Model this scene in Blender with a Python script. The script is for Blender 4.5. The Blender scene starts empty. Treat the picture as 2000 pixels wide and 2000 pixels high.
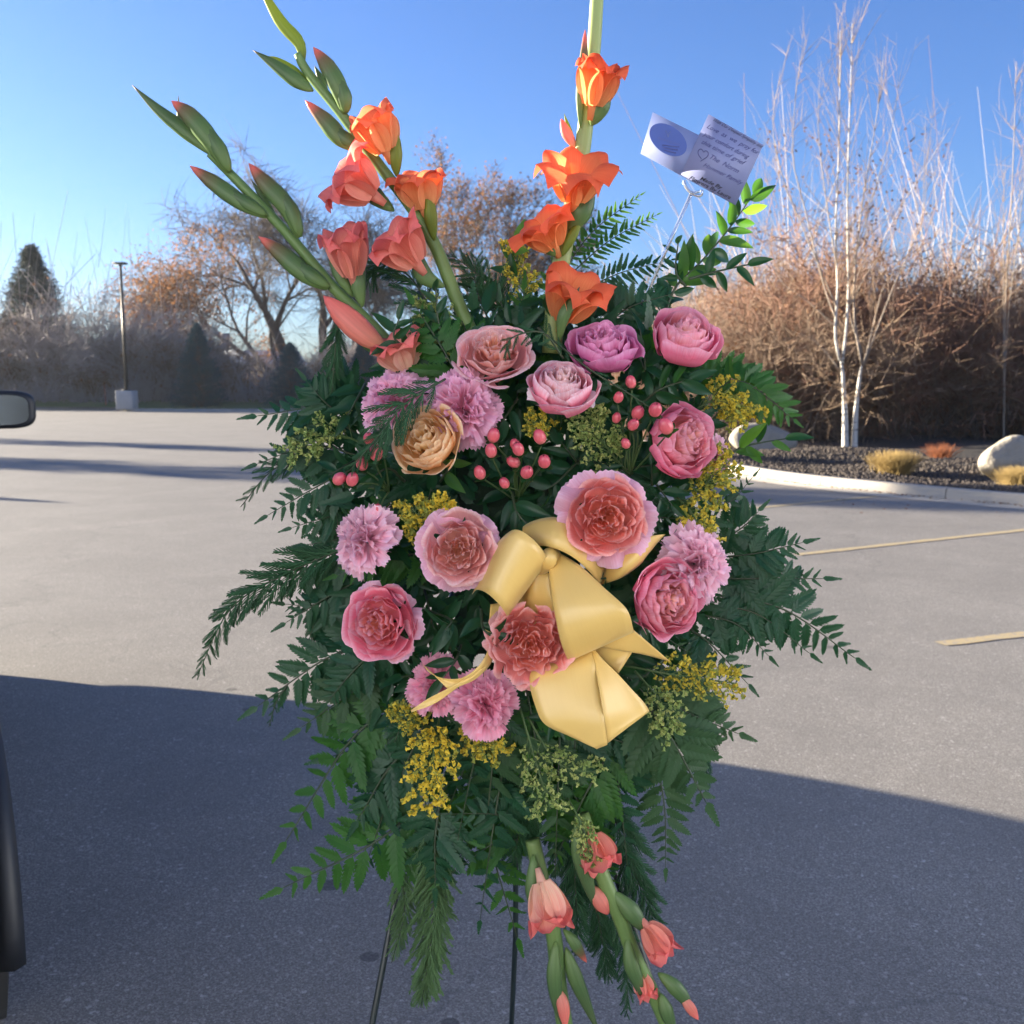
import bpy, math, random
import numpy as np
from mathutils import Vector, Matrix

rnd = random.Random(7)
rng = np.random.default_rng(7)
SC = bpy.context.scene
COL = SC.collection
rad = math.radians

# ------------------------------------------------------------------ camera
H_CAM, FPX, PITCH = 1.5, 2000.0, rad(7.3)
cam_d = bpy.data.cameras.new('camera'); cam = bpy.data.objects.new('camera', cam_d); COL.objects.link(cam)
cam_d.sensor_width = 36.0; cam_d.lens = 36.0
cam.location = (0, 0, H_CAM); cam.rotation_euler = (math.pi/2 - PITCH, 0, 0)
cam_d.clip_start = 0.02; cam_d.clip_end = 3000
cam_d.dof.use_dof = True; cam_d.dof.focus_distance = 1.12; cam_d.dof.aperture_fstop = 14.0
SC.camera = cam

# ------------------------------------------------------------------ world, sun, exposure
SUN_EL, SUN_AZ = rad(10.0), rad(67.0)          # azimuth counted from +Y towards -X (left of the view)
world = bpy.data.worlds.new('World'); SC.world = world; world.use_nodes = True
wn = world.node_tree.nodes; wl = world.node_tree.links
sky = wn.new('ShaderNodeTexSky'); sky.sky_type = 'NISHITA'; sky.sun_disc = False
sky.sun_elevation = SUN_EL; sky.sun_rotation = -SUN_AZ
sky.altitude = 200; sky.air_density = 1.0; sky.dust_density = 1.1; sky.ozone_density = 2.5
bg = wn['Background']; bg.inputs['Strength'].default_value = 0.075
tint = wn.new('ShaderNodeMix'); tint.data_type = 'RGBA'; tint.blend_type = 'MULTIPLY'; tint.inputs[0].default_value = 1
tint.inputs[7].default_value = (.315, .415, .655, 1)      # clear winter air: a deeper blue all over the dome
wl.new(sky.outputs[0], tint.inputs[6]); wl.new(tint.outputs[2], bg.inputs['Color'])
sun_d = bpy.data.lights.new('sun', 'SUN'); sun_d.energy = 5.0; sun_d.angle = rad(0.55); sun_d.color = (1.0, 0.88, 0.69)
sun = bpy.data.objects.new('sun', sun_d); COL.objects.link(sun)
SV = Vector((-math.sin(SUN_AZ)*math.cos(SUN_EL), math.cos(SUN_AZ)*math.cos(SUN_EL), math.sin(SUN_EL)))
sun.rotation_euler = SV.to_track_quat('Z', 'Y').to_euler(); sun.location = (0, 0, 30)
SC.view_settings.view_transform = 'Standard'; SC.view_settings.look = 'None'
SC.view_settings.gamma = 1.0; SC.view_settings.use_curve_mapping = False
SC.view_settings.exposure = 2.62
SC.render.engine = 'CYCLES'
SC.cycles.use_denoising = True
SC.cycles.max_bounces = 7; SC.cycles.diffuse_bounces = 3; SC.cycles.glossy_bounces = 2
SC.cycles.transmission_bounces = 5; SC.cycles.transparent_max_bounces = 6
SC.cycles.caustics_reflective = False; SC.cycles.caustics_refractive = False

# ------------------------------------------------------------------ pixel <-> world helpers
cp, sp = math.cos(PITCH), math.sin(PITCH)
def P(u, v, Y):
    x = (u-1000)/FPX; y = (1000-v)/FPX
    t = Y/(cp + y*sp)
    return Vector((x*t, Y, H_CAM + t*(-sp + y*cp)))
def G(u, v, z=0.0):
    x = (u-1000)/FPX; y = (1000-v)/FPX
    t = (H_CAM-z)/(sp - y*cp)
    return Vector((x*t, t*(cp + y*sp), z))
YB = 1.17
PX = YB/FPX
def W(u, v, d=0.0): return P(u, v, YB-d)

# ------------------------------------------------------------------ object helpers
def setp(o, label=None, cat=None, group=None, kind=None):
    if label: o['label'] = label
    if cat: o['category'] = cat
    if group: o['group'] = group
    if kind: o['kind'] = kind
    return o
def empty(name, loc, label=None, cat=None, group=None, kind=None):
    o = bpy.data.objects.new(name, None); COL.objects.link(o); o.location = loc
    o.empty_display_size = 0.02
    return setp(o, label, cat, group, kind)
def link_mesh(name, me, parent=None, mat=None, mw=None):
    o = bpy.data.objects.new(name, me); COL.objects.link(o)
    if mat is not None and len(me.materials) == 0: me.materials.append(mat)
    if mw is not None:
        o.matrix_basis = mw
    if parent is not None: o.parent = parent
    return o
def mesh_np(name, verts, faces, smooth=True, attr=None):
    """faces: array (n,k) of one polygon size, or list of such arrays / lists"""
    me = bpy.data.meshes.new(name)
    verts = np.asarray(verts, dtype=np.float32).reshape(-1, 3)
    if isinstance(faces, np.ndarray): faces = [faces]
    idx = []; tot = []
    if len(faces) and isinstance(faces[0], np.ndarray):
        for f in faces:
            idx.append(f.reshape(-1)); tot.append(np.full(len(f), f.shape[1]))
        idx = np.concatenate(idx); tot = np.concatenate(tot)
    else:
        tot = np.array([len(f) for f in faces]); idx = np.array([i for f in faces for i in f])
    start = np.concatenate([[0], np.cumsum(tot)[:-1]])
    me.vertices.add(len(verts)); me.vertices.foreach_set('co', verts.reshape(-1))
    me.loops.add(len(idx)); me.loops.foreach_set('vertex_index', idx.astype(np.int32))
    me.polygons.add(len(tot))
    me.polygons.foreach_set('loop_start', start.astype(np.int32))
    me.polygons.foreach_set('loop_total', tot.astype(np.int32))
    if smooth: me.polygons.foreach_set('use_smooth', np.ones(len(tot), dtype=bool))
    if attr is not None:
        a = me.color_attributes.new('pc', 'FLOAT_COLOR', 'POINT')
        attr = np.asarray(attr, dtype=np.float32)
        if attr.shape[1] == 3: attr = np.hstack([attr, np.ones((len(attr), 1), np.float32)])
        a.data.foreach_set('color', attr.reshape(-1))
    me.update()
    return me
def rel(verts, origin): return np.asarray(verts, dtype=np.float64).reshape(-1, 3) - np.array(origin)[None, :]

def catmull(pts, n):
    P_ = np.array([list(p) for p in pts], float)
    if len(P_) == 2:
        t = np.linspace(0, 1, n)[:, None]; return P_[0]*(1-t) + P_[1]*t
    Q = np.vstack([2*P_[0]-P_[1], P_, 2*P_[-1]-P_[-2]])
    out = []
    m = len(P_)-1
    for s in np.linspace(0, m, n):
        i = min(int(s), m-1); t = s-i
        a, b, c, d = Q[i], Q[i+1], Q[i+2], Q[i+3]
        out.append(0.5*((2*b)+(-a+c)*t+(2*a-5*b+4*c-d)*t*t+(-a+3*b-3*c+d)*t**3))
    return np.array(out)
def frames(pts, ref=(0.13, -1, 0.21)):
    T = np.gradient(pts, axis=0); T /= np.linalg.norm(T, axis=1)[:, None]+1e-12
    ref = np.array(ref, float); ref /= np.linalg.norm(ref)
    B = np.cross(T, ref); nb = np.linalg.norm(B, axis=1)
    bad = nb < 1e-3
    if bad.any(): B[bad] = np.cross(T[bad], np.array([1.0, .1, .3])); nb = np.linalg.norm(B, axis=1)
    B /= nb[:, None]; N = np.cross(B, T)
    return T, B, N
class MB:
    """collects geometry for one mesh object"""
    def __init__(s): s.v = []; s.f = []; s.a = []; s.n = 0
    def add(s, v, f, a=None):
        v = np.asarray(v, float).reshape(-1, 3)
        for q in ([f] if isinstance(f, np.ndarray) else f): s.f.append(np.asarray(q)+s.n)
        s.v.append(v); s.n += len(v)
        s.a.append(np.zeros((len(v), 3)) if a is None else np.asarray(a, float).reshape(-1, 3))
    def tube(s, pts, r, sides=6, flat=1.0, cap=True, ref=(0.13, -1, 0.21), a=None, av=0.0):
        pts = np.asarray(pts, float); n = len(pts)
        r = np.broadcast_to(np.asarray(r, float), (n,))
        T, B, N = frames(pts, ref)
        th = np.linspace(0, 2*math.pi, sides, endpoint=False)
        V = pts[:, None, :] + r[:, None, None]*(np.cos(th)[None, :, None]*B[:, None, :] + flat*np.sin(th)[None, :, None]*N[:, None, :])
        V = V.reshape(-1, 3)
        i = np.arange(n-1)[:, None]*sides; j = np.arange(sides)[None, :]; j2 = (j+1) % sides
        F = np.stack([i+j, i+j2, i+sides+j2, i+sides+j], -1).reshape(-1, 4)
        sa = np.repeat(np.linspace(0, 1, n), sides)
        A = np.stack([sa, np.tile(np.linspace(0, 1, sides), n), np.full(n*sides, av)], 1)
        fs = [F]
        if cap:
            V = np.vstack([V, pts[:1], pts[-1:]]); A = np.vstack([A, [0, 0, av], [1, 0, av]])
            j = np.arange(sides); j2 = (j+1) % sides
            fs.append(np.stack([np.full(sides, n*sides), j2, j], 1))
            o = (n-1)*sides
            fs.append(np.stack([np.full(sides, n*sides+1), o+j, o+j2], 1))
        s.add(V, fs, A)
    def grid(s, V, a=None, closed=False):
        V = np.asarray(V, float); n, m = V.shape[:2]
        i = np.arange(n-1)[:, None]*m; mm = m if closed else m-1
        j = np.arange(mm)[None, :]; j2 = (j+1) % m
        F = np.stack([i+j, i+j2, i+m+j2, i+m+j], -1).reshape(-1, 4)
        s.add(V.reshape(-1, 3), F, a)
    def box(s, c, size, R=None):
        c = np.array(c, float); h = np.array(size, float)/2
        V = np.array([[x, y, z] for z in (-1, 1) for y in (-1, 1) for x in (-1, 1)], float)*h
        if R is not None: V = V @ np.array(R).T
        F = np.array([[0, 2, 3, 1], [4, 5, 7, 6], [0, 1, 5, 4], [2, 6, 7, 3], [0, 4, 6, 2], [1, 3, 7, 5]])
        s.add(V+c, F)
    def mesh(s, name, origin=(0, 0, 0), smooth=True):
        v = rel(np.vstack(s.v), origin)
        return mesh_np(name, v, [np.asarray(q) for q in s.f], smooth, np.vstack(s.a))
    def build(s, name, mat, parent=None, smooth=True, origin=None):
        if origin is None: origin = tuple(parent.location) if parent is not None else tuple(np.vstack(s.v)[0])
        me = s.mesh(name, origin, smooth)
        o = link_mesh(name, me, parent, mat)
        if parent is None: o.location = origin
        return o
def basis(X, Y, Z, loc):
    X, Y, Z = Vector(X), Vector(Y), Vector(Z)
    return Matrix(((X.x, Y.x, Z.x, loc[0]), (X.y, Y.y, Z.y, loc[1]), (X.z, Y.z, Z.z, loc[2]), (0, 0, 0, 1)))

# ------------------------------------------------------------------ materials
def newmat(name):
    m = bpy.data.materials.new(name); m.use_nodes = True
    nt = m.node_tree; b = nt.nodes['Principled BSDF']
    return m, nt, b
def nd(nt, typ, **kw):
    n = nt.nodes.new(typ)
    for k, v in kw.items():
        if k in n.inputs: n.inputs[k].default_value = v
        else: setattr(n, k, v)
    return n
def mixc(nt, fac, a, b, mode='MIX'):
    n = nt.nodes.new('ShaderNodeMix'); n.data_type = 'RGBA'; n.blend_type = mode
    if isinstance(fac, (int, float)): n.inputs[0].default_value = fac
    else: nt.links.new(fac, n.inputs[0])
    for k, x in ((6, a), (7, b)):
        if isinstance(x, (tuple, list)): n.inputs[k].default_value = (*x[:3], 1)
        else: nt.links.new(x, n.inputs[k])
    return n.outputs[2]
def ramp(nt, fac, stops, interp='LINEAR'):
    n = nt.nodes.new('ShaderNodeValToRGB'); cr = n.color_ramp; cr.interpolation = interp
    while len(cr.elements) < len(stops): cr.elements.new(0.5)
    for e, (p, c) in zip(cr.elements, stops):
        e.position = p; e.color = (*c[:3], 1) if isinstance(c, (tuple, list)) else (c, c, c, 1)
    nt.links.new(fac, n.inputs[0]); return n.outputs[0]
def noise(nt, scale, detail=4, rough=.55, coord=None, dist=0.0):
    n = nd(nt, 'ShaderNodeTexNoise', Scale=scale, Detail=detail, Roughness=rough, Distortion=dist)
    if coord is not None: nt.links.new(coord, n.inputs['Vector'])
    return n.outputs['Fac']
def bump(nt, b, h, strength=.3, dist=.01):
    n = nd(nt, 'ShaderNodeBump', Strength=strength, Distance=dist)
    nt.links.new(h, n.inputs['Height']); nt.links.new(n.outputs[0], b.inputs['Normal']); return n
def out_translucent(nt, b, col, fac):
    tr = nt.nodes.new('ShaderNodeBsdfTranslucent')
    if isinstance(col, (tuple, list)): tr.inputs[0].default_value = (*col[:3], 1)
    else: nt.links.new(col, tr.inputs[0])
    mx = nt.nodes.new('ShaderNodeMixShader'); mx.inputs[0].default_value = fac
    nt.links.new(b.outputs[0], mx.inputs[1]); nt.links.new(tr.outputs[0], mx.inputs[2])
    nt.links.new(mx.outputs[0], nt.nodes['Material Output'].inputs['Surface'])
def M_plain(name, c1, c2=None, scale=20, rough=.7, bstr=0.0, bscale=60, bdist=.005, metal=0, trans=0.0, tcol=None, spec=.5, coat=0):
    m, nt, b = newmat(name)
    b.inputs['Roughness'].default_value = rough; b.inputs['Metallic'].default_value = metal
    b.inputs['Specular IOR Level'].default_value = spec; b.inputs['Coat Weight'].default_value = coat
    tc = nt.nodes.new('ShaderNodeTexCoord').outputs['Object']
    if c2 is None: c2 = tuple(x*.75 for x in c1)
    col = mixc(nt, noise(nt, scale, 4, .6, tc), c1, c2)
    nt.links.new(col, b.inputs['Base Color'])
    if bstr: bump(nt, b, noise(nt, bscale, 5, .6, tc), bstr, bdist)
    if trans: out_translucent(nt, b, tcol or col, trans)
    return m
def M_leafy(name, c1, c2, tcol, rough=.42, trans=.3, scale=30, spec=.5, island=True):
    """leaf: colour varies between pieces and over each blade"""
    m, nt, b = newmat(name)
    geo = nt.nodes.new('ShaderNodeNewGeometry'); oi = nt.nodes.new('ShaderNodeObjectInfo')
    tc = nt.nodes.new('ShaderNodeTexCoord').outputs['Object']
    add = nd(nt, 'ShaderNodeMath', operation='ADD'); nt.links.new(geo.outputs['Random Per Island'], add.inputs[0]); nt.links.new(oi.outputs['Random'], add.inputs[1])
    half = nd(nt, 'ShaderNodeMath', operation='MULTIPLY'); nt.links.new(add.outputs[0], half.inputs[0]); half.inputs[1].default_value = .5
    col = mixc(nt, half.outputs[0], c1, c2)
    col = mixc(nt, noise(nt, scale, 3, .6, tc), col, tuple(.55*x for x in c1))
    nt.links.new(col, b.inputs['Base Color']); b.inputs['Roughness'].default_value = rough
    b.inputs['Specular IOR Level'].default_value = spec*.55
    out_translucent(nt, b, tcol, trans)
    return m
def M_petal(name, inner, outer, rim, trans=.35, tmul=1.15, rough=.55):
    """pc = (along the petal, across it, whorl: 0 heart .. 1 guard petal)"""
    m, nt, b = newmat(name)
    at = nd(nt, 'ShaderNodeAttribute', attribute_name='pc'); sep = nt.nodes.new('ShaderNodeSeparateColor')
    nt.links.new(at.outputs['Color'], sep.inputs[0])
    s_, t_, f_ = sep.outputs[0], sep.outputs[1], sep.outputs[2]
    oi = nt.nodes.new('ShaderNodeObjectInfo')
    col = mixc(nt, ramp(nt, f_, [(0.15, 0), (0.9, 1)]), inner, outer)
    col = mixc(nt, ramp(nt, s_, [(0.72, 0), (1.0, 1)]), col, rim)
    comb = nt.nodes.new('ShaderNodeCombineXYZ'); ml = nd(nt, 'ShaderNodeMath', operation='MULTIPLY'); ml.inputs[1].default_value = 26
    nt.links.new(t_, ml.inputs[0]); nt.links.new(ml.outputs[0], comb.inputs[0]); nt.links.new(s_, comb.inputs[1]); nt.links.new(oi.outputs['Random'], comb.inputs[2])
    vein = noise(nt, 1.4, 3, .6, comb.outputs[0])
    col = mixc(nt, ramp(nt, vein, [(.35, 0), (.7, .45)]), col, tuple(x*y for x, y in zip(outer, (.88, .62, .66))))
    hv = nd(nt, 'ShaderNodeHueSaturation'); mr = nd(nt, 'ShaderNodeMapRange'); mr.inputs['To Min'].default_value = .88; mr.inputs['To Max'].default_value = 1.1
    nt.links.new(oi.outputs['Random'], mr.inputs['Value']); nt.links.new(mr.outputs[0], hv.inputs['Value']); nt.links.new(col, hv.inputs['Color'])
    col = hv.outputs[0]
    nt.links.new(col, b.inputs['Base Color']); b.inputs['Roughness'].default_value = rough
    b.inputs['Specular IOR Level'].default_value = .12
    bump(nt, b, vein, .35, .0022)
    out_translucent(nt, b, col, trans)
    return m
# ================================================================== SETTING
# ---- asphalt
def make_asphalt():
    m, nt, b = newmat('asphalt')
    tc = nt.nodes.new('ShaderNodeTexCoord').outputs['Object']
    big = noise(nt, .35, 5, .6, tc)
    mid = noise(nt, 5, 4, .6, tc)
    fine = noise(nt, 150, 2, .8, tc)
    vor = nd(nt, 'ShaderNodeTexVoronoi', Scale=260.0); nt.links.new(tc, vor.inputs['Vector'])
    vc = nt.nodes.new('ShaderNodeSeparateColor'); nt.links.new(vor.outputs['Color'], vc.inputs[0])
    vor2 = nd(nt, 'ShaderNodeTexVoronoi', Scale=110.0); nt.links.new(tc, vor2.inputs['Vector'])
    vc2 = nt.nodes.new('ShaderNodeSeparateColor'); nt.links.new(vor2.outputs['Color'], vc2.inputs[0])
    col = mixc(nt, ramp(nt, big, [(.3, 0), (.7, 1)]), (.205, .189, .170), (.248, .227, .202))
    col = mixc(nt, ramp(nt, mid, [(.35, 0), (.75, .5)]), col, (.172, .161, .150))
    col = mixc(nt, ramp(nt, fine, [(.35, .85), (.6, 0)]), col, (.10, .095, .09))
    col = mixc(nt, ramp(nt, vc.outputs[0], [(.50, 0), (1.0, .62)]), col, (.42, .40, .37))
    col = mixc(nt, ramp(nt, vc2.outputs[1], [(.965, 0), (1.0, .5)]), col, (.55, .53, .50))
    # oil spots
    for (u, v, rx, sy) in ((645, 1728, .055, .6), (722, 1869, .034, .6), (485, 1386, .04, .5), (452, 1347, .04, .5), (1622, 1264, .05, .6), (880, 1998, .03, .6)):
        g = G(u, v)
        mp = nd(nt, 'ShaderNodeMapping'); nt.links.new(tc, mp.inputs[0])
        mp.inputs['Location'].default_value = (-g.x/rx, -g.y/(rx*sy*1.6), 0)
        mp.inputs['Scale'].default_value = (1/rx, 1/(rx*sy*1.6), 0)
        ln = nd(nt, 'ShaderNodeVectorMath', operation='LENGTH'); nt.links.new(mp.outputs[0], ln.inputs[0])
        ad = nd(nt, 'ShaderNodeMath', operation='ADD'); nt.links.new(ln.outputs['Value'], ad.inputs[0])
        sc = nd(nt, 'ShaderNodeMath', operation='MULTIPLY'); nt.links.new(noise(nt, 30, 3, .6, tc), sc.inputs[0]); sc.inputs[1].default_value = .5
        nt.links.new(sc.outputs[0], ad.inputs[1])
        col = mixc(nt, ramp(nt, ad.outputs[0], [(.95, .62), (1.25, 0)]), col, (.035, .035, .037))
    col = mixc(nt, ramp(nt, noise(nt, 1.1, 5, .65, tc, .6), [(.38, .28), (.62, 0)]), col, (.12, .112, .105))
    # thin cracks
    vcr = nd(nt, 'ShaderNodeTexVoronoi', feature='DISTANCE_TO_EDGE', Scale=.22); 
    wob = nd(nt, 'ShaderNodeMix', data_type='RGBA'); 
    nn = nd(nt, 'ShaderNodeTexNoise', Scale=1.6, Detail=4.0); nt.links.new(tc, nn.inputs['Vector'])
    va = nd(nt, 'ShaderNodeVectorMath', operation='ADD'); nt.links.new(tc, va.inputs[0]); nt.links.new(nn.outputs['Color'], va.inputs[1])
    nt.links.new(va.outputs[0], vcr.inputs['Vector'])
    col = mixc(nt, ramp(nt, vcr.outputs['Distance'], [(0, .30), (.003, 0)]), col, (.08, .08, .08))
    nt.links.new(col, b.inputs['Base Color']); b.inputs['Roughness'].default_value = .85
    b.inputs['Specular IOR Level'].default_value = .3
    hh = nd(nt, 'ShaderNodeMath', operation='ADD'); nt.links.new(fine, hh.inputs[0]); nt.links.new(vc.outputs[0], hh.inputs[1])
    bump(nt, b, hh.outputs[0], .22, .0025)
    return m
M_asphalt = make_asphalt()
def sheet(name, poly, z, mat, kind='structure', cell=None):
    me = mesh_np(name, [(x, y, z) for x, y in poly], [list(range(len(poly)))], smooth=False)
    o = link_mesh(name, me, None, mat); setp(o, kind=kind); return o
M_soil = M_plain('soil', (.16, .115, .075), (.07, .055, .04), 1.2, .95, .6, 6, .08)
M_conc = M_plain('kerb_concrete', (.37, .335, .285), (.27, .245, .215), 2.5, .85, .35, 40, .006)
M_conc2 = M_plain('block_concrete', (.50, .48, .44), (.36, .34, .32), 3, .85, .3, 20, .01)
M_grassg = M_plain('lawn', (.10, .15, .035), (.17, .16, .06), 1.5, .95, .5, 30, .03)
def M_worn():
    m, nt, b = newmat('road_paint_yellow'); tc = nt.nodes.new('ShaderNodeTexCoord').outputs['Object']
    col = mixc(nt, noise(nt, 3, 4, .6, tc), (.42, .32, .15), (.34, .275, .17))
    col = mixc(nt, ramp(nt, noise(nt, 26, 5, .75, tc), [(.50, 0), (.60, .85)]), col, (.24, .22, .20))
    nt.links.new(col, b.inputs['Base Color']); b.inputs['Roughness'].default_value = .85; return m
M_yellow = M_worn()

sheet('ground', [(-135, -45), (135, -45), (135, 225), (-135, 225)], -0.03, M_soil)
kR = [(16.5, 5.0), (11.0, 8.1), (8.2, 10.25), (6.15, 12.35), (4.9, 13.9), (3.95, 15.7), (3.35, 18.5), (3.0, 23), (2.7, 30), (2.2, 38), (1.2, 45), (-1.5, 48.6)]
kL = [(-1.5, 48.6), (-8, 49.6), (-14.5, 50.2), (-17.4, 50.3), (-19.2, 51.0), (-19.4, 53.2), (-22, 54.2), (-30, 54.8), (-60, 56)]
lot = [(60, -30), (60, -8), (16.5, 5.0)] + kR[1:] + kL[1:] + [(-60, -30)]
sheet('parking_lot', lot, 0.0, M_asphalt)

def paint(name, a, b, w, label):
    a = G(*a); b = G(*b); d = (b-a).normalized(); n = Vector((-d.y, d.x, 0))*w/2
    L = (b-a).length; m = MB(); k = max(2, int(L/.12)); r2 = np.random.default_rng(5)
    t = np.linspace(0, 1, k); 
    A = np.array(a)[None]+(np.array(b-a))[None]*t[:, None]
    e1 = A+np.array(n)*(1+r2.normal(0, .08, k))[:, None]; e2 = A-np.array(n)*(1+r2.normal(0, .08, k))[:, None]
    V = np.stack([e1, e2], 1); V[:, :, 2] = .004
    m.grid(V); o = m.build(name, M_yellow, None, False); setp(o, label, 'road marking', kind='structure'); 
    del o['category']
    return o
paint('parking_line', (1555, 1084), (2150, 1019), .10, 'long yellow parking bay line right of the flowers')
paint('parking_line', (1836, 1258), (2200, 1217), .10, 'shorter yellow line nearest the camera at right')
paint('parking_line', (1400, 1000), (1800, 961), .09, 'faint line crossing the shadow near the kerb')

def sweep_kerb(path, n_seg, name, wide=.16, high=.14, gutter=.42, side=1, seed=0):
    pts = catmull([(x, y, 0) for x, y in path], 200)
    d = np.concatenate([[0], np.cumsum(np.linalg.norm(np.diff(pts, axis=0), axis=1))])
    root = empty(name, (0, 0, 0), kind='structure')
    prof = [(-gutter, .004), (-.01, .012), (0.005, high-.03), (.02, high-.008), (.045, high), (wide, high), (wide+.01, -.02)]
    r2 = np.random.default_rng(seed); L = d[-1]
    for k in range(n_seg):
        a, b = L*k/n_seg+.006, L*(k+1)/n_seg-.006
        s = np.linspace(a, b, 9); c = np.stack([np.interp(s, d, pts[:, i]) for i in range(3)], 1)
        T = np.gradient(c, axis=0); T /= np.linalg.norm(T, axis=1)[:, None]
        nrm = np.stack([T[:, 1], -T[:, 0], 0*T[:, 0]], 1)*side
        V = c[:, None, :]+nrm[:, None, :]*np.array([p[0] for p in prof])[None, :, None]
        V[:, :, 2] += np.array([p[1] for p in prof])[None, :]+r2.normal(0, .002)
        m = MB(); m.grid(V)
        e0 = V[0]; e1 = V[-1]
        m.add(np.vstack([e0]), [np.array([[0, 1, 2, 3, 4, 5, 6]])]); m.add(np.vstack([e1]), [np.array([[6, 5, 4, 3, 2, 1, 0]])])
        m.build('kerb_section', M_conc, root, False)
    return root
sweep_kerb(kR, 26, 'kerb', side=1, seed=1)
sweep_kerb(kL, 16, 'kerb', side=1, seed=2)

# ---- planting bed on the right: uneven soil and dark chips
bedin = [(x+.16, y+.1) for x, y in kR]
def bed_height(x, y):
    return .13 + .05*np.sin(x*1.1+y*.7) + .04*np.sin(y*1.9-x*.6)
M_mulch_base = M_plain('mulch_soil', (.055, .045, .038), (.025, .022, .02), 9, .95, .6, 40, .03)
def right_of_kerb(x, y):
    ys = np.array([p[1] for p in kR]); xs = np.array([p[0] for p in kR]); o = np.argsort(ys)
    return x > np.interp(y, ys[o], xs[o])
def bed_mesh():
    ys = np.linspace(5.2, 48, 90); V = []
    kys = np.array([p[1] for p in kR[:-1]]); kxs = np.array([p[0] for p in kR[:-1]]); o = np.argsort(kys)
    for y in ys:
        x0 = np.interp(y, kys[o], kxs[o])+.17
        w = np.linspace(0, 1, 40)**1.6
        x = x0 + w*34
        z = bed_height(x, y)*np.minimum(1, (x-x0)*1.5+.0) + .115*(1-np.minimum(1, (x-x0)*1.5)) + np.maximum(0, (x-x0)-2)*.01
        V.append(np.stack([x, np.full(40, y), z], 1))
    m = MB(); m.grid(np.array(V)); o = m.build('planting_bed', M_mulch_base, None); setp(o, kind='structure')
bed_mesh()

# ---- batch helpers for twigs, leaves, chips
def batch_tubes(P0, D, L, R0, bend, n=4, sides=3, R1=.25):
    """many tapered curved twigs: P0 (k,3), D (k,3) unit, L (k,), R0 (k,), bend (k,3)"""
    k = len(P0); s = np.linspace(0, 1, n)
    C = P0[:, None, :] + D[:, None, :]*(L[:, None]*s[None])[:, :, None] + bend[:, None, :]*(s**2)[None, :, None]
    ref = np.tile(np.array([.3, -.8, .5]), (k, 1)); B = np.cross(D, ref); B /= np.linalg.norm(B, axis=1)[:, None]+1e-9
    N = np.cross(B, D)
    th = np.linspace(0, 2*math.pi, sides, endpoint=False)
    r = R0[:, None]*(1-(1-R1)*s[None])
    V = C[:, :, None, :] + r[:, :, None, None]*(np.cos(th)[None, None, :, None]*B[:, None, None, :]+np.sin(th)[None, None, :, None]*N[:, None, None, :])
    base = (np.arange(k)*n*sides)[:, None, None]
    i = (np.arange(n-1)*sides)[None, :, None]; j = np.arange(sides)[None, None, :]; j2 = (j+1) % sides
    F = np.stack([base+i+j, base+i+j2, base+i+sides+j2, base+i+sides+j], -1).reshape(-1, 4)
    return V.reshape(-1, 3), F, C
def batch_leaves(C, size, r2, squash=.5, n3=True):
    k = len(C); a = r2.normal(size=(k, 3)); a /= np.linalg.norm(a, axis=1)[:, None]
    b = np.cross(a, r2.normal(size=(k, 3))); b /= np.linalg.norm(b, axis=1)[:, None]
    size = np.broadcast_to(size, (k,))[:, None]
    V = np.stack([C-a*size, C+b*size*squash, C+a*size, C-b*size*squash], 1)
    F = np.arange(k*4).reshape(k, 4)
    return V.reshape(-1, 3), F
M_bark = M_plain('bark_grey_brown', (.17, .13, .10), (.10, .08, .065), 8, .9, .5, 30, .02)
M_twig = M_plain('twig_brown', (.27, .19, .135), (.16, .115, .085), .6, .9)
M_twig_grey = M_plain('twig_grey', (.42, .37, .345), (.30, .265, .25), .5, .9)
M_twig_red = M_plain('twig_red_brown', (.28, .15, .10), (.17, .095, .065), .5, .9)
M_twig_tan = M_plain('twig_tan', (.32, .225, .15), (.19, .13, .09), .5, .9)
M_twig_dark = M_plain('twig_dark', (.15, .115, .09), (.10, .075, .06), .5, .9); M_bark_dark = M_plain('bark_dark', (.12, .095, .075), (.075, .06, .05), 8, .9, .5, 30, .02)
M_leaf_or = M_leafy('dry_orange_leaf', (.30, .15, .07), (.18, .09, .05), (.36, .17, .07), .8, .3, 3, .1)
M_leaf_br = M_leafy('dry_brown_leaf', (.26, .14, .075), (.15, .085, .05), (.3, .14, .06), .8, .2, 3, .1)
M_blue_needle = M_leafy('blue_spruce_needle', (.10, .19, .21), (.065, .13, .15), (.03, .06, .05), .7, .1, 3, .2)
M_dark_needle = M_leafy('spruce_needle', (.115, .135, .115), (.08, .095, .085), (.04, .05, .03), .7, .1, 3, .2)

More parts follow.
